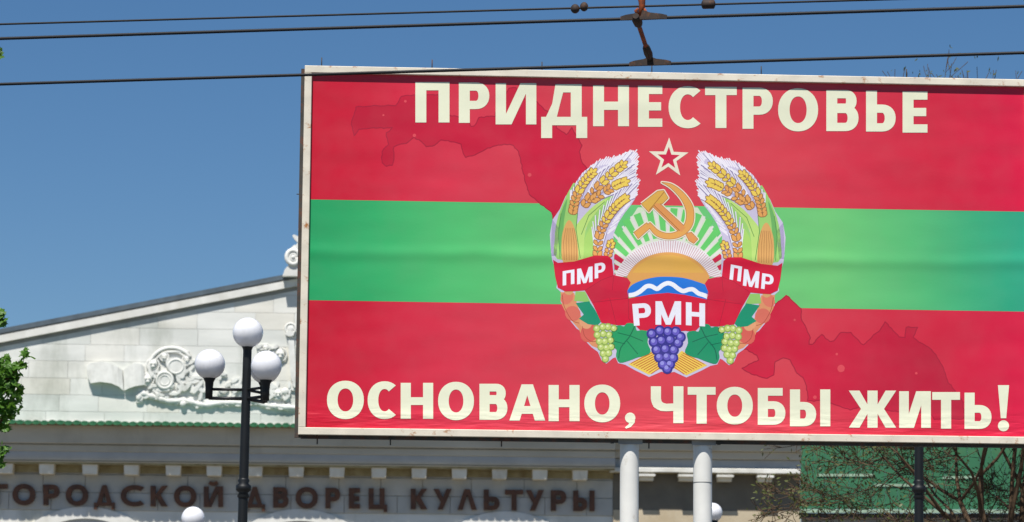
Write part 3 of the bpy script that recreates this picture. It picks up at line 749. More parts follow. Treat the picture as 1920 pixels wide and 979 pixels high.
# corona and mouldings, left (deep) part
def band(name, y_front, za_, zb_, mt, x0=XL, x1=XM, dy=0): return MB().cbox(x0, x1, y_front+dy, .9, za_, zb_, .02).build(name, mt, pal)
band('corona', -1.12, Z(836,-1.36), zt-.03, M['cornice'])
MB().box(XL, XM, -1.04, .88, Z(837.4,-1.3), Z(836,-1.36)-.003).build('groove', M['steel_grey'], pal)
band('moulding', -.98, Z(851,-1.2), Z(837.4,-1.3)-.003, M['cornice'])
# cove: quarter curve
m = MB(); nn = 6; prof = [(-.94 + .12*(1-math.cos(math.pi/2*k/nn)), Z(851,-1.2)-.003 - (Z(851,-1.2)-Z(868,-.95))*math.sin(math.pi/2*k/nn)) for k in range(nn+1)]
for k in range(nn): m.add([(XL,prof[k][0],prof[k][1]),(XM,prof[k][0],prof[k][1]),(XM,prof[k+1][0],prof[k+1][1]),(XL,prof[k+1][0],prof[k+1][1])],[(3,2,1,0)],True)
m.add([(XM,-.94,prof[0][1]),(XM,.9,prof[0][1]),(XM,.9,prof[-1][1]),(XM,-.82,prof[-1][1])],[(0,3,2,1)])
m.build('cove', M['cove'], pal)
zl1, zl0 = Z(868.2,-.95)-.004, Z(871.5,-.98)
band('ledge', -.80, zl0, zl1, M['cornice'])
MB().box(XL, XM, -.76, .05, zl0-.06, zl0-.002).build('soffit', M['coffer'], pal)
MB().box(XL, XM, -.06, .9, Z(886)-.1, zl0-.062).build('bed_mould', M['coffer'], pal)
# right (shallower) part with its sunlit ledge
dy = .38
band('corona', -1.06, Z(836,-.9), zt-.03, M['cornice'], XM+.002, XE, dy)
band('moulding', -.90, Z(851,-.8), Z(836,-.9)-.004, M['cornice'], XM+.002, XE, dy)
band('cove', -.78, Z(868,-.7), Z(851,-.8)-.004, M['cove'], XM+.002, XE, dy+.03)
band('ledge', -1.0, Z(877,-.97), Z(868,-.97)-.004, M['white_stone'], X(1142), XE+.15, .34)
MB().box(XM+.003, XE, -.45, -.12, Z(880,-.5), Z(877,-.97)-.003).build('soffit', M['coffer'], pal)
# modillions
mods = [-63+77*k for k in range(0)] + [-62, 15, 92,172.7,250,328,404,480,557,633,711,786,861,936,1011,1086,1210,1284,1356,1431]
for px in mods:
    right = px > 1150
    cx = X(px); hw = .25
    zt_ = (Z(880,-.5)-.002) if right else zl0-.062
    yf = -.70 if not right else -.52
    zb_ = Z(894, yf); 
    m = MB().prism([(0,0)]*0 or [(cx-hw,zb_),(cx+hw,zb_),(cx+hw+.02,zt_),(cx-hw-.02,zt_)], yf, .05 if not right else -.11)
    o = m.build('modillion', M['modillion'], pal)
    if right: MB().box(cx-hw-.05, cx+hw+.05, -.71, -.3, Z(884.5,-1.0), Z(880.5,-1.0)).build('abacus', M['white_stone'], o)
# green scalloped tiles along the cornice
tw = X(15)-X(0)
def tile_mesh():
    m = MB(); n = 6; L = [LIP, 0.35]; t = .03
    vs = []
    for y, z in ((LIP, 0.0), (.2, .10)):
        for k in range(n+1):
            a = math.pi*k/n; vs.append((-tw/2*math.cos(a)*.98, y, z + .10*math.sin(a)))
        for k in range(n+1):
            a = math.pi*k/n; vs.append((-tw/2*math.cos(a)*.86, y, z - .02 + .085*math.sin(a)))
    q = n+1
    fs = []
    for k in range(n):
        fs += [(k,k+1,2*q+k+1,2*q+k), (q+k+1,q+k,3*q+k,3*q+k+1), (k+1,k,q+k,q+k+1)]
    m.add(vs, fs, False)
    arc = [(-tw/2*math.cos(math.pi*k/8)*.97, LIP-.012, .08*math.sin(math.pi*k/8)) for k in range(9)] + [(tw*.485*math.cos(math.pi*k/8), LIP-.012, -.065*math.sin(math.pi*k/8)) for k in range(1, 8)]
    q = len(arc); m.add(arc + [(a, LIP+.03, c) for a, b, c in arc], [tuple(range(q-1,-1,-1))] + [(i, (i+1)%q, q+(i+1)%q, q+i) for i in range(q)])
    return m.mesh('roof_tile')
tm = tile_mesh(); tm.materials.append(M['roof_tile'])
x = X(-60)
while x < XE:
    d = 0 if x < XM else dy
    o = link('roof_tile', tm, None, pal); o.location = (x, d, zt + rs.uniform(-.012,.012)); o.rotation_euler = (0, 0, rs.uniform(-.004,.004))
    x += tw
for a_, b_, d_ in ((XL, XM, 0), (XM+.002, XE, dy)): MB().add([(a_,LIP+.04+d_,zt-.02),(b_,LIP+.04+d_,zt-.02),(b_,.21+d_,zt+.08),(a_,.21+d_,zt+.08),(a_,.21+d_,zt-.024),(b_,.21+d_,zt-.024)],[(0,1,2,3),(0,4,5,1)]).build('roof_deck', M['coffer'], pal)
# letters on the frieze
def solid(polys, mt, y0, y1, parent, name='letter'):
    vs = []; fs = []
    for p in polys:
        b = len(vs); q = [(v.x, v.z) for v in (Q(a[0], a[1], y0) for a in p)]
        ar = sum(q[i][0]*q[(i+1)%len(q)][1]-q[(i+1)%len(q)][0]*q[i][1] for i in range(len(q)))
        if ar < 0: q = q[::-1]
        vs += [Vector(v) for v in q]; fs.append(list(range(b, b+len(q))))
    ov, oe, of, _, _, orf = delaunay_2d_cdt(vs, [], fs, 1, 1e-5)
    tri = [tuple(f) for f, o in zip(of, orf) if o]
    ed = {}
    for f in tri:
        for i in range(len(f)): ed[(f[i], f[(i+1)%len(f)])] = 1
    n = len(ov); m = MB()
    sides = [(b, a, a+n, b+n) for (a, b) in ed if (b, a) not in ed]
    m.add([(v.x, y0, v.y) for v in ov] + [(v.x, y1, v.y) for v in ov], tri + sides)
    return m.build(name, mt, parent)
LET = [('Г',-12,14),('О',23,66),('Р',81,111),('О',123,165),('Д',176,215),('С',226,270),('К',282,314),('О',326,368),('Й',382,418),('Д',458,497),('В',512,541),('О',554,596),('Р',610,638),('Е',654,675),('Ц',691,726),
       ('К',770,801),('У',813,847),('Л',858,894),('Ь',907,937),('Т',947,981),('У',986,1020),('Р',1033,1062),('Ы',1075,1115)]
for ch, a, b in LET:
    s_ = .0112*(a+b)/2; yt, yb = 907.5+s_, 946+s_
    if ch in 'ОС': yt -= .8; yb += .8
    if ch == 'Ц': yb += 6
    if ch == 'Д':
        pts = [[(a+4,yb),(a+13,yb),((a+b)/2+4,yt),((a+b)/2-4,yt)],[(b-4,yb),(b-13,yb),((a+b)/2-4,yt),((a+b)/2+4,yt)],[(a,yb-6),(b,yb-6),(b,yb+.1),(a,yb+.1)],[(a,yb),(a+6,yb),(a+6,yb+7),(a,yb+7)],[(b-6,yb),(b,yb),(b,yb+7),(b-6,yb+7)]]
    else: pts = glyph(ch, a, b, yt, yb, 9.6, 8.6)
    solid(pts, M['letter_brown'], -.16, .004, pal)
# ---- pediment
apex_px = 590
TY = .22                                            # tympanum plane
def rake(px, off=0):   # photo y of the top rake edge
    return (615 - .1905*px + off) if px <= apex_px else (615 - .1905*apex_px + off) + .1905*(px-apex_px)
zbase = zt + .16
def zr_(px, off, y): return Q(px, rake(px, off), y).z
def rake_band(name, off0, off1, yf, yb, mt):
    for a, b in ((-420, apex_px), (apex_px, 1500)):
        xa, xb = X(a), X(b)
        m = MB().prism([(xa, zr_(a,off1,yf)), (xb, zr_(b,off1,yf)), (xb, zr_(b,off0,yf)), (xa, zr_(a,off0,yf))], yf, yb)
        m.build(name, mt, pal)
rake_band('roof_flashing', 0, 9, TY-.165, 3.0, M['flashing'])
rake_band('rake_fillet', 9.4, 12, TY-.11, 2.9, M['steel_grey'])
rake_band('rake_cornice', 12.4, 26, TY-.15, 2.9, M['white_stone'])
rake_band('rake_shade_band', 26.4, 34, TY-.02, 2.9, M['rake_shade'])  # grey band added to deepen the shadow under the white cornice
# tympanum core
MB().prism([(X(-420), zbase-.7), (XE, zbase-.7), (XE, zr_(1500,30,TY)), (X(apex_px), zr_(apex_px,30,TY)), (X(-420), zr_(-420,30,TY))], TY+.03, 2.8).build('tympanum', M['white_stone'], pal)
def clip(poly, f):    # keep f(p) >= 0
    out = []
    for i in range(len(poly)):
        a, b = poly[i], poly[(i+1)%len(poly)]; fa, fb = f(a), f(b)
        if fa >= 0: out.append(a)
        if (fa >= 0) != (fb >= 0): t = fa/(fa-fb); out.append((a[0]+(b[0]-a[0])*t, a[1]+(b[1]-a[1])*t))
    return out
xa, xb = X(0), X(500); zA, zB = zr_(0,35,TY), zr_(500,35,TY)
zA, zB = zr_(0,32,TY), zr_(500,32,TY)
under = lambda p: (zA + (zB-zA)*(p[0]-xa)/(xb-xa)) - p[1]
zrow = zbase - .25; row = 0
while zrow < zr_(apex_px, 30, TY):
    h = rs.choice([.62, .66, .6]); x = X(-70) - rs.uniform(0, 1)
    while x < X(640):
        wd = rs.choice([1.15, 1.4, 1.75, 2.1])
        p = clip([(x+.005,zrow+.005),(x+wd-.005,zrow+.005),(x+wd-.005,zrow+h-.005),(x+.005,zrow+h-.005)], under)
        if len(p) >= 3 and abs(sum(p[i][0]*p[(i+1)%len(p)][1]-p[(i+1)%len(p)][0]*p[i][1] for i in range(len(p)))) > .05:
            MB().prism(p, TY + rs.uniform(-.004,.004), TY+.028).build('marble_panel', M['marble'], pal)
        x += wd
    zrow += h; row += 1
# ---- reliefs on the tympanum
ped = lambda pts: [((Q(a, b, TY)).x, (Q(a, b, TY)).z) for a, b in pts]
z7 = lambda pts: [(x/2.337, 560+y/2.337) for x, y in pts]
zq = lambda pts: [(150+x/4.08, 580+y/4.08) for x, y in pts]
def slab(m, pts, d0, d1=0.0):
    m.prism(ped(pts), TY-d0, TY-d1+.001)
rl = tag(link('relief', None, None, pal))
rl.location = (0,TY*(1-.62),0); rl.scale = (1,.62,1)
# open book with two curling pages
def page(top, bot, n=8, fwd=.42):
    m = MB(); N = len(top)
    vs = []; 
    for i in range(N):
        a = Q(*top[i], TY); b = Q(*bot[i], TY); t = i/(N-1)
        d = fwd*(.55 + .45*math.sin(t*math.pi))
        vs += [(a.x, TY-d*.85, a.z), (b.x, TY-d, b.z), (b.x, TY, b.z), (a.x, TY, a.z)]
    fs = []
    for i in range(N-1):
        k = 4*i; fs += [(k,k+1,k+5,k+4), (k+1,k+2,k+6,k+5), (k+3,k,k+4,k+7)]
    fs += [(0,3,2,1), (4*N-4, 4*N-3, 4*N-2, 4*N-1)]
    m.add(vs, fs, False); return m
page(zq([(50,440),(80,415),(150,405),(230,415),(290,440),(325,465)]), zq([(60,520),(85,570),(160,560),(240,570),(300,595),(335,625)])).build('book_page', M['relief'], rl)
page(zq([(335,465),(370,440),(420,415),(470,420),(490,440)]), zq([(340,625),(380,608),(430,592),(475,585),(500,580)])).build('book_page', M['relief'], rl)
def torus(m, cx, cy, r, t, d=.12, ry=None, a0=0, a1=360, n=22):
    ry = ry or r
    pts = []
    for k in range(n+1):
        a = R(a0 + (a1-a0)*k/n); q = Q(cx + r*math.cos(a), cy + ry*math.sin(a), TY); pts.append((q.x, TY-d, q.z))
    m.tube(pts, t, 6, caps=(a1-a0 < 360))
def knob(m, cx, cy, r, d=.1, sx=1, sz=1):
    q = Q(cx, cy, TY); rr = r/52.0; m.ball((q.x, TY-d*.6, q.z), rr, 10, 7, (sx, .8, sz))
def disk(m, cx, cy, r, d, n=20, ry=None):
    slab(m, disc(cx, cy, r, n, ry), d)
# wreath of drums, masks and shields
m = MB(); disk(m, *zq([(650,545)])[0], 16.5, .20); torus(m, *zq([(650,545)])[0], 15, .05, .20); torus(m, *zq([(650,545)])[0], 9.5, .025, .21)
m.build('drum', M['relief'], rl)
m = MB(); slab(m, smooth(zq([(660,400),(700,375),(770,385),(810,440),(800,520),(770,530),(720,495),(670,450)]),3,True), .22); torus(m, *zq([(735,440)])[0], 14, .035, .22, 13)
m.build('shield', M['relief'], rl)
m = MB(); torus(m, *zq([(700,450)])[0], 41, .07, .12, 38, 150, 330, 26); torus(m, *zq([(700,450)])[0], 33, .045, .10, 31, 200, 340, 20)
m.tube([(Q(*p, TY).x, TY-.1, Q(*p, TY).z) for p in zq([(665,330),(740,325),(840,330)])], .05, 6)
m.build('wreath', M['relief'], rl)
rr = random.Random(11)
def cluster(name, spots, seed):
    m = MB(); r2 = random.Random(seed)
    for (cx, cy, r, k) in spots:
        if k == 'b': knob(m, cx, cy, r, .18)
        if k == 'f':
            knob(m, cx, cy, r, .14, .85, 1.1); torus(m, cx, cy, r*1.15, .035, .1)
            knob(m, cx-r*.35, cy-r*.2, r*.22, .42); knob(m, cx+r*.35, cy-r*.2, r*.22, .42); knob(m, cx, cy+r*.35, r*.25, .4, 1.6, .6)
        if k == 'l':
            for j in range(4):
                a = r2.uniform(0, 6.28); q = (cx + r*.6*math.cos(a), cy + r*.6*math.sin(a))
                slab(m, disc(q[0], q[1], r*.8, 9, r*.32, a), r2.uniform(.1,.22))
    return m.build(name, M['relief'], rl)
cluster('mask', [(*zq([(560,425)])[0],10,'f'),(*zq([(645,365)])[0],7,'f'),(*zq([(820,385)])[0],7,'f'),(*zq([(520,540)])[0],10,'f'),(*zq([(700,590)])[0],7,'b')], 2)
cluster('foliage', [(*zq([(p,q)])[0],r,'l') for p, q, r in ((570,480,9),(600,620,11),(680,620,10),(760,560,12),(830,470,11),(850,560,12),(800,620,13),(870,640,12),(900,600,12),(930,640,11),(740,650,10),(600,650,9),(840,420,8),(560,590,8),(880,520,10))], 3)
cluster('foliage', [(*zq([(p,q)])[0],r,'l') for p, q, r in ((1160,560,11),(1220,570,10),(1180,640,12),(1100,640,9),(1480,300,8),(1500,600,10),(1440,620,10),(1540,640,11),(1600,600,9),(1360,300,8),(1480,660,10),(1600,660,10),(1080,500,8))], 4)
cluster('mask', [(*zq([(1530,350)])[0],11,'f'),(*zq([(1420,300)])[0],7,'f'),(*zq([(1515,650)])[0],9,'f'),(*zq([(1570,630)])[0],7,'b')], 5)
# tall torch / lyre by the billboard edge
m = MB(); knob(m, *zq([(1612,150)])[0], 9, .18); torus(m, *zq([(1612,150)])[0], 9.5, .04, .2); disk(m, *zq([(1607,190)])[0], 8, .28, 14, 5)
slab(m, zq([(1590,240),(1640,240),(1650,400),(1660,600),(1635,600),(1610,500)]), .24)
m.build('torch', M['relief'], rl)
# swag of branches running along the base
sw = zq([(455,690),(470,645),(540,665),(620,690),(700,705),(800,700),(880,720),(960,735),(1050,722),(1150,716),(1250,718),(1330,700),(1420,738),(1520,745),(1640,755),(1760,750)])
sp = smooth(sw, 4); m = MB()
m.tube([(Q(a,b,TY).x, TY-.12, Q(a,b,TY).z) for a, b in sp], [.07+.05*math.sin(i*.9)**2 for i in range(len(sp))], 7)
for i, (a, b) in enumerate(sp):
    for k in range(2):
        an = rr.uniform(-.9, .9); slab(m, disc(a + rr.uniform(-4,4), b + rr.uniform(-4,4), rr.uniform(5,8.5), 9, rr.uniform(2.2,3.6), an), rr.uniform(.08,.18), .0)
knob(m, *zq([(790,725)])[0], 6, .3); knob(m, *zq([(450,680)])[0], 5, .25)
m.build('swag', M['relief'], rl)
# crest on the apex: base block, scroll, palmette
AC = -.10
cr = link('crest', None, None, pal)
m = MB(); q = lambda a, b: (Q(a,b,AC).x, Q(a,b,AC).z)
def sl2(m, pts, y0, y1): m.prism([q(*p) for p in pts], y0, y1)
sl2(m, [(530,519),(534,507),(541,499),(575,494),(639,494),(646,507),(650,519)], AC-.2, AC+.5); m.build('crest_base', M['white_stone'], cr)
for s_ in (-1, 1):
    m = MB(); c0 = 590 + s_*40
    for r, t in ((12,.09),(6,.06)):
        pts = [(Q(c0+r*math.cos(R(a)), 484+r*1.1*math.sin(R(a)), AC).x, AC-.2, Q(c0, 484+r*1.1*math.sin(R(a)), AC).z) for a in range(0,361,24)]; m.tube(pts, t, 7)
    m.ball((Q(c0,484,AC).x, AC-.2, Q(c0,484,AC).z), .1, 10, 7)
    sl2(m, disc(c0, 484, 11, 18), AC-.12, AC+.3)
    for k, (a, b, r, an) in enumerate(((-33,464,9,.9),(-40,466,8,1.3),(-25,452,11,.7),(-14,444,13,.4))):
        sl2(m, disc(590 + s_*(-a), b, r, 12, r*.42, (1.57 - s_*an*.6)), AC-.15+.03*k, AC+.25)
    m.build('scroll', M['relief'], cr)
m = MB()
for k in range(-3, 4): 
    an = R(-90 + k*17); cx, cy = 590 + 34*math.cos(an), 482 + 46*math.sin(an)
    sl2(m, disc(cx, cy, 19, 12, 5, an), AC-.1-.03*(3-abs(k)), AC+.2)
m.build('palmette', M['relief'], cr)
for o in list(rl.children): 
    if o.name.split('.')[0] in ('mask','foliage','swag'): o['kind'] = 'stuff'
# body of the building behind
MB().box(XL, XE, 1.21, 40, .12, zbase-.75).build('rear_block', M['grey_wall'], pal)

# ================================================================== LAMPS
def lamp4(px_pole, py_collar, dist, top_py, label, group):
    f = Frame(px_pole, py_collar, dist, 0)
    base = f.at(px_pole, py_collar)
    t = thing('street_lamp', label, 'street lamp', (f.o.x + base.x, f.o.y, 0), 0, group)
    s = FPX / dist
    zc_ = base.z
    t.rotation_euler = (0, R(.45), 0)
    t.location.x -= base.z*math.tan(R(.45))
    ztop = f.at(px_pole, top_py).z              # centre of the top globe
    gr = 28.8 / s
    zj = ztop - 33.5/s
    MB().lathe((0,0,0), [(.16,.0),(.16,.25),(.11,.32),(.085,.9),(.062,1.0),(.055,zc_-.1),(.05,zj)], 20).build('post', M['lamp_black'], t)
    MB().lathe((0,0,zc_), [(.05,-.12),(.072,-.09),(.052,-.05),(.088,-.02),(.088,.03),(.055,.06),(.07,.09),(.05,.12)], 20).build('collar', M['lamp_black'], t)
    MB().lathe((0,0,zj-.02), [(.045,0),(.055,.04),(.074,.08),(.074,.11),(0,.11)], 20).build('globe_holder', M['lamp_black'], t)
    g = MB().ball((0,0,ztop), gr, 28, 18).build('globe', M['opal'], t)
    arm = 70/s
    for a, dz in ((R(180), 0), (R(66), .0), (R(-54), -.045)):
        ax, ay = arm*math.cos(a), arm*math.sin(a)
        zg = ztop - 61/s + dz
        MB().ball((ax,ay,zg), gr, 28, 18).build('globe', M['opal'], t)
        MB().lathe((ax,ay,zg-gr-.22), [(0,0),(.042,.0),(.044,.12),(.05,.19),(.072,.235),(.072,.27),(0,.27)], 16).build('globe_holder', M['lamp_black'], t)
        zr1 = ztop - 108/s; zr2 = ztop - 125/s
        MB().tube([(0,0,zr1),(ax,ay,zr1)], .017, 8).tube([(0,0,zr2),(ax,ay,zr2)], .02, 8).build('arm', M['lamp_black'], t)
    return t
lamp4(456.5, 916, 35.0, 624, 'black street lamp with four white globes standing left of the billboard', 'black lamps with four white globes on the square')
lamp4(1723, 918, 37.0, 612, 'black street lamp whose post shows below the right end of the billboard', 'black lamps with four white globes on the square')
def lamp1(px, py, r_px, dist, label):
    f = Frame(px, py, dist, 0); c = f.at(px, py); s = FPX/dist; gr = r_px/s
    t = thing('park_lamp', label, 'park lamp', (f.o.x+c.x, f.o.y, 0), 0, 'low white globe lamps on the square')
    MB().lathe((0,0,0), [(.12,0),(.12,.2),(.06,.3),(.045,c.z-gr-.15),(.045,c.z-gr-.05)], 16).build('post', M['lamp_black'], t)
    MB().lathe((0,0,c.z-gr-.07), [(.045,0),(.08,.05),(.09,.1),(0,.1)], 16).build('globe_holder', M['lamp_black'], t)
    MB().ball((0,0,c.z), gr, 24, 16).build('globe', M['opal'], t)
lamp1(362, 972, 22, 46, 'white globe lamp at the bottom edge, under the brown letters, left of the tall lamp')
lamp1(1336.5, 961, 18, 52, 'white globe lamp half hidden behind the right billboard post')

# ================================================================== OVERHEAD WIRES
def on_z(px, py, z):
    r = ray(px, py); return CAM + r*((z-CAM.z)/r.z)
def wire(name, a, b, z, rad, label, ext=1.6):
    A_, B_ = on_z(*a, z), on_z(*b, z); d = B_-A_
    pts = [A_ + d*(t/20) for t in range(int(-20*ext), int(20*(1+ext))+1)]
    o0 = A_.copy()
    o = MB().tube([p - o0 for p in pts], rad, 8).build(name, M['wire'], None); o.location = o0
    tag(o, label, 'wire', 'overhead trolleybus wires'); return A_, B_
ZA, ZB, ZC = 6.0, 5.88, 6.6
A0, A1 = wire('trolley_wire', (0,72.5), (1920,12), ZA, .0112, 'middle black overhead wire, crossing just above the billboard and carrying the upper clamp')
B0, B1 = wire('trolley_wire', (0,158), (1920,99), ZB, .0112, 'lowest black overhead wire, crossing the top left corner of the billboard')
C0, C1 = wire('feeder_wire', (0,45.5), (1700,-2), ZC, .0080, 'thin topmost overhead wire carrying two small round insulators')
# hanger
hp = on_z(1196, 34, ZA); hq = on_z(1219, 119, ZB)
hg = thing('wire_hanger', 'rusty iron hanger with two boat shaped clamps holding the trolley wires', 'wire hanger', (hp.x, hp.y, hp.z))
L_ = lambda v: v - hp
da = (A1-A0).normalized(); dbv = (B1-B0).normalized()
def boat(c, d, L, name='clamp'):
    m = MB(); up = Vector((0,0,1)); sd_ = d.cross(up).normalized()
    prof = [(-1,.0,.3),(-.75,.25,.8),(-.3,.5,1),(0,1,1.1),(.3,.5,1),(.75,.25,.8),(1,.0,.3)]
    vs = []
    for t, h, w_ in prof:
        p = c + d*(L*t)
        hh = .012 + h*.035; ww = .014*w_
        vs += [p - sd_*ww - up*.014, p + sd_*ww - up*.014, p + sd_*ww + up*hh, p - sd_*ww + up*hh]
    fs = []
    for i in range(len(prof)-1):
        k = 4*i
        for j in range(4): fs.append((k+j, k+(j+1)%4, k+4+(j+1)%4, k+4+j))
    fs += [(3,2,1,0), (4*len(prof)-4, 4*len(prof)-3, 4*len(prof)-2, 4*len(prof)-1)]
    m.add(vs, fs); return m
pA = on_z(1207, 33, ZA); pB = on_z(1219, 119, ZB)
boat(L_(pA), da, .155).build('clamp', M['clamp'], hg)
boat(L_(pB), dbv, .145).build('clamp', M['clamp'], hg)
kz = lambda px, py, z: L_(on_z(px, py, z))
rod0 = pA + Vector((-.05,0,.0)); rod1 = pB + Vector((0,0,.03))
mid = lambda t: L_(rod0 + (rod1-rod0)*t)
MB().tube([mid(0), mid(.18), mid(.72)], [.02,.016,.016], 8).build('rod', M['rust'], hg)
MB().tube([mid(.66), mid(.72), mid(.86), mid(1.0)], [.016,.026,.03,.02], 10).build('insulator', M['clamp'], hg)
MB().tube([mid(-.04), mid(.06), mid(.14), mid(.2)], [.02,.034,.03,.016], 10).build('insulator', M['clamp'], hg)
yt_ = pA.y
def aty(px, py, y): r = ray(px, py); return L_(CAM + r*((y-CAM.y)/r.y))
MB().tube([aty(1199,30,yt_), aty(1204,12,yt_), aty(1203,-4,yt_), aty(1198,-60,yt_), aty(1196,-150,yt_)], [.014,.02,.026,.022,.02], 8).build('rod', M['rust'], hg)
MB().tube([aty(1196,28,yt_), aty(1192,20,yt_), aty(1197,17,yt_)], .012, 6).build('rod', M['rust'], hg)
MB().tube([aty(1213,30,yt_), aty(1210,22,yt_), aty(1206,16,yt_)], .012, 6).build('rod', M['rust'], hg)
for px, py, kind in ((1091,22,0),(1331,14.5,1)):
    c = on_z(px, py, ZC)
    # slide on to the wire
    dC = (C1-C0).normalized(); c = C0 + dC*((c-C0).dot(dC))
    t = thing('insulator', 'small twin-lobed dark insulator, left one on the thin top wire' if kind == 0 else 'small barrel-shaped dark insulator, right one on the thin top wire', 'insulator', c)
    if kind == 0:
        MB().ball((-.032,0,-.006), .034, 12, 8, (1,1,1.05)).tube([(-.05,0,-.001),(-.03,0,0)], .012, 8).build('lobe', M['clamp'], t)
        MB().ball((.034,0,.010), .031, 12, 8, (1,1,1.15)).tube([(.03,0,.0),(.055,0,.003)], .012, 8).build('lobe', M['clamp'], t)
    else:
        MB().tube([(-.052,0,0),(-.046,0,0),(-.04,0,0),(.04,0,.002),(.046,0,.002),(.052,0,.002)], [.01,.026,.034,.034,.026,.01], 14).build('barrel', M['clamp'], t)

# ================================================================== TREES
def grow(m, p, d, L, r, depth, rg, tips, spread=.5, up=.08, minr=.004, segs=3, maxd=7, keep=None):
    pts = [p.copy()]; rad = [r]; q = p.copy(); dd = d.copy()
    for i in range(segs):
        dd = (dd + Vector((rg.gauss(0,.13), rg.gauss(0,.13), rg.gauss(0,.10)+up))).normalized()
        q = q + dd*(L/segs); pts.append(q.copy()); rad.append(max(minr, r*(1-.42*(i+1)/segs)))
    m.tube(pts, rad, 8 if r > .06 else 5 if r > .02 else 3, caps=False)
    if depth >= maxd: tips.append((q, dd)); return
    n = rg.choice([2,3,3,3,4]) if depth > 1 else 3
    for k in range(n):
        nd = (dd + Vector((rg.gauss(0,spread), rg.gauss(0,spread), rg.gauss(0,spread*.7)))).normalized()
        if keep and not keep(q, nd): nd = -nd if False else Vector((abs(nd.x) if keep(q, Vector((1,0,0))) else -abs(nd.x), nd.y, abs(nd.z)))
        s_ = rg.uniform(.62,.86); grow(m, q if k == 0 else pts[rg.choice([-1,-1,-2])], nd, L*s_, rad[-1]*rg.uniform(.62,.85), depth+1, rg, tips, spread, up, minr, segs, maxd, keep)
    if depth > 3: tips.append((q, dd))
def bare_tree(px, dist, h, seed, label, r0, cat='tree', leafn=1, maxd=7, spread=.6, L0=.16, mr=.005):
    f = Frame(px, 900, dist, 0); b = f.at(px, 900)
    t = thing('bare_tree', label, cat, (f.o.x+b.x, f.o.y, .12), 0, 'twiggy trees behind the billboard')
    rg = random.Random(seed); tips = []
    MB().tube([(0,0,0),(.03,0,h*.14),(.0,.03,h*.27)], [r0*1.25,r0,r0*.9], 10).build('trunk', M['bark'], t)
    m = MB(); p = Vector((0,.03,h*.26))
    for k in range(6):
        a = 2*math.pi*k/6 + rg.uniform(-.3,.3)
        nd = Vector((math.cos(a)*.75, math.sin(a)*.75, rg.uniform(.35,1.1))).normalized()
        grow(m, p + Vector((0,0,rg.uniform(-.3,.15))), nd, h*L0, r0*.36, 1, rg, tips, spread, .03, mr, 3, maxd)
    if h > 10:
        for k in range(2): grow(m, p + Vector((0,0,.1*k)), Vector((.08+.1*k, rg.uniform(-.1,.1), 1)).normalized(), h*.142, r0*.25, 1, rg, tips, .33, .13, mr, 3, maxd)
    o = m.build('branches', M['twig'], t); o['kind'] = 'stuff'
    lf = MB()
    for (q, dd) in tips:
        for j in range(leafn):
            c = q + Vector((rg.gauss(0,.08), rg.gauss(0,.08), rg.gauss(0,.08))); a = Vector((rg.gauss(0,1), rg.gauss(0,1), rg.gauss(0,1))).normalized(); b_ = a.orthogonal().normalized()
            s_ = rg.uniform(.014,.028)
            lf.add([c-a*s_*1.5, c+b_*s_*.7, c+a*s_*1.5, c-b_*s_*.7], [(0,1,2,3)])
    o = lf.build('young_leaves', M['bud'], t); o['kind'] = 'stuff'
    return t
bare_tree(1888, 42, 12.6, 5, 'twiggy bare tree behind the right end of the billboard, its trunk below the corner', .17, leafn=1, maxd=8, L0=.112)
bare_tree(1650, 62, 7.2, 12, 'smaller budding tree in front of the green roof, left of the lamp post', .13, leafn=9, maxd=8, L0=.12, mr=.0065)

# maple at the left edge
MF = Frame(-190, 700, 22.0, 0)
mp_t = thing('maple_tree', 'green maple tree reaching in from the left edge in front of the pediment', 'tree', (MF.o.x + MF.at(-190,700).x, MF.o.y, .12))
off = Vector((-MF.at(-190,700).x, 0, -.12))
ML = lambda px, py, y=0.0: MF.at(px, py, y) + off
tr = MB(); tr.tube([(0,0,0),(.02,0,1.2),(-.03,.05,2.6),(.0,0,4.2),(.05,0,6.5)], [.17,.14,.12,.09,.04], 12); tr.build('trunk', M['bark'], mp_t)
lm = MB()
clus = [(6,690,20),(14,715,24),(8,745,24),(20,762,20),(6,785,18),(50,664,9),(38,680,9),(28,694,11),(22,728,16),(2,600,8),(-2,590,8),(-4,100,8),(4,846,11),(-8,862,14),(-20,640,16),(-20,800,18)]
for (cx, cy, r) in clus:
    q = ML(cx, cy); st_ = Vector((0,0, q.z - .6 if q.z > 1.5 else 1)); st_.z = max(1.6, q.z-.9)
    midp = (st_ + q)/2 + Vector((0,.1,-.1))
    lm.tube([st_, midp, q], [.03,.014,.004], 5, caps=False)
lm.build('branches', M['bark'], mp_t)
def maple_mesh():
    half = [(0,-.5),(.12,-.42),(.38,-.5),(.34,-.3),(.5,-.12),(.4,-.04),(.52,.22),(.3,.14),(.24,.3),(.14,.24),(.08,.42),(0,.62)]
    pts = half + [(-x, y) for x, y in half[-2:0:-1]]
    vs = [(0,-.05,.0)] + [(x, y, -.22*abs(x) + .05*math.sin(9*y)) for x, y in pts]; n = len(pts)
    m = MB(); m.add(vs, [(0, 1+i, 1+(i+1)%n) for i in range(n)]); return m
mlm = maple_mesh(); lmesh = mlm.mesh('leaf'); lmesh.materials.append(M['maple'])
rg = random.Random(21); crown = MB(); ninv = 0
def put_leaf(c, s_, single):
    global ninv
    nrm = Vector((rg.gauss(0,.55), rg.gauss(-.45,.5), rg.gauss(.6,.4))).normalized()
    rot = nrm.to_track_quat('Z','Y').to_matrix() @ Matrix.Rotation(rg.uniform(0,6.28), 3, 'Z')
    if single and ninv < 290:
        o = link('leaf', lmesh, None, mp_t); o.location = c; o.rotation_euler = rot.to_euler(); o.scale = (s_,)*3; ninv += 1
    else:
        crown.add([c + rot @ (Vector(v)*s_) for v in mlm.v], mlm.f)
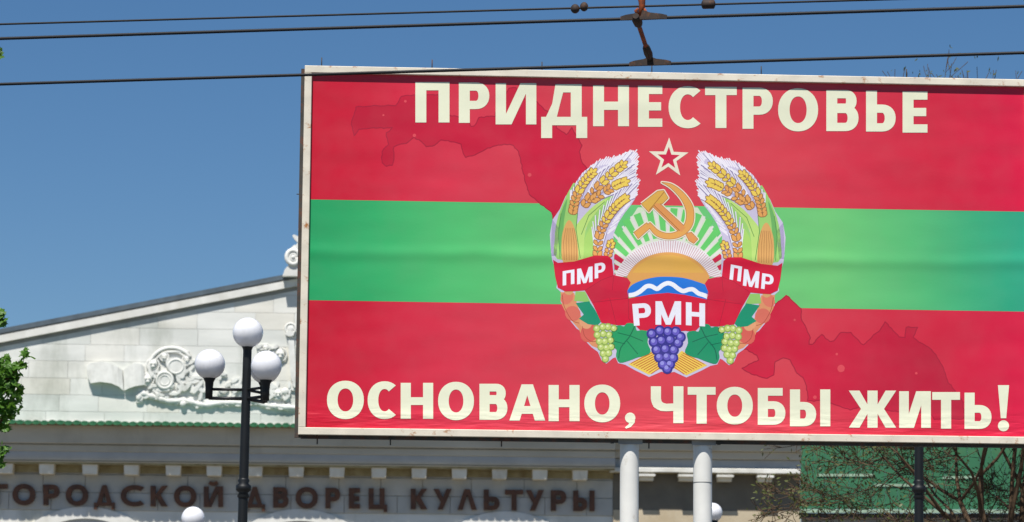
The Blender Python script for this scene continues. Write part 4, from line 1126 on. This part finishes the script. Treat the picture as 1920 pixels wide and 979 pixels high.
for (cx, cy, r) in clus:
    for k in range(int(r*r*.085)+6):
        a = rg.uniform(0, 6.28); q = 1.12*r*math.sqrt(rg.random()); px, py = cx+q*math.cos(a), cy+q*math.sin(a)*1.05
        put_leaf(ML(px, py, rg.uniform(-.12,.12)*r/20), rg.uniform(.03,.085), px > -6)
# the rest of the crown, outside the frame to the left
for k in range(2200):
    a = rg.uniform(0,6.28); b_ = math.acos(rg.uniform(-1,1)); rr_ = rg.uniform(.45,1)**.5
    c = Vector((-.55 + 1.05*rr_*math.sin(b_)*math.cos(a), 1.2*rr_*math.sin(b_)*math.sin(a), 4.6 + 2.2*rr_*math.cos(b_)))
    w_ = MF.m @ (c - off); v = CM.transposed() @ (w_ - CAM); px = 960 + FPX*v.x/-v.z
    if px > -25: continue
    put_leaf(c, rg.uniform(.06,.11), False)
o = crown.build('crown', M['maple'], mp_t); o['kind'] = 'stuff'

# ================================================================== GREEN-ROOFED BUILDING, right
H_ = Frame(1700, 958, 74.0, R(-6.5))
gb = thing('low_building', 'low grey building with a green metal roof behind the trees at lower right', 'building', H_.o, H_.yaw)
K = lambda px, py, y=0.0: H_.at(px, py, y)
gx0, gx1 = K(1500, 930).x, K(2100, 930).x; ge = K(1700, 957).z
MB().box(gx0+.02, gx1, .12, 9, .12, ge-.1).build('wall', M['grey_wall'], gb)
MB().box(gx0, gx1, -.02, .10, ge-.06, ge+.02).build('gutter', M['pale_trim'], gb)
MB().box(gx0+.01, gx1, .04, .119, ge-.2, ge-.07).build('eave_board', M['steel_dark'], gb)
# roof seams: separate sheets
slope_h = 3.2; slope_d = 5.2; npan = 26; pw = (gx1-gx0)/npan
pm = MB().add([(0.006,.0,ge+.025),(pw-.006,0,ge+.025),(pw-.006,slope_d,ge+slope_h),(.006,slope_d,ge+slope_h),(pw-.006,.0,ge+.06),(pw-.006,slope_d,ge+slope_h+.035),(pw+.004,0,ge+.025),(pw+.004,slope_d,ge+slope_h)],
              [(0,1,2,3),(1,4,5,2),(4,6,7,5)]).mesh('roof_sheet'); pm.materials.append(M['green_roof'])
for k in range(npan):
    o = link('roof_sheet', pm, None, gb); o.location = (gx0 + k*pw, 0, 0)
MB().add([(gx0-.01,-.03,ge-.1),(gx0-.01,slope_d*2,ge-.1),(gx0-.01,slope_d,ge+slope_h+.06),(gx0+.02,-.03,ge-.1),(gx0+.02,slope_d*2,ge-.1),(gx0+.02,slope_d,ge+slope_h+.06)],[(0,2,1),(3,4,5),(0,3,5,2),(2,5,4,1)]).build('gable', M['green_roof'], gb)
for a, b, py, yy in ((1530,1640,899,.0),(1770,1845,902,0),(1640,1762,918,0)):
    xa_, xb_ = K(a,py).x, K(b,py).x
    # where the view of this pixel row meets the roof slope
    t = .0; yv = 0
    for i in range(80):
        yv = i*.05; zz = K((a+b)/2, py, yv).z
        if zz <= ge + slope_h*yv/slope_d: break
    zz = ge + slope_h*yv/slope_d
    MB().box(xa_, xb_, yv-.05, yv, zz+.05, zz+.11).build('snow_guard', M['pale_trim'], gb)
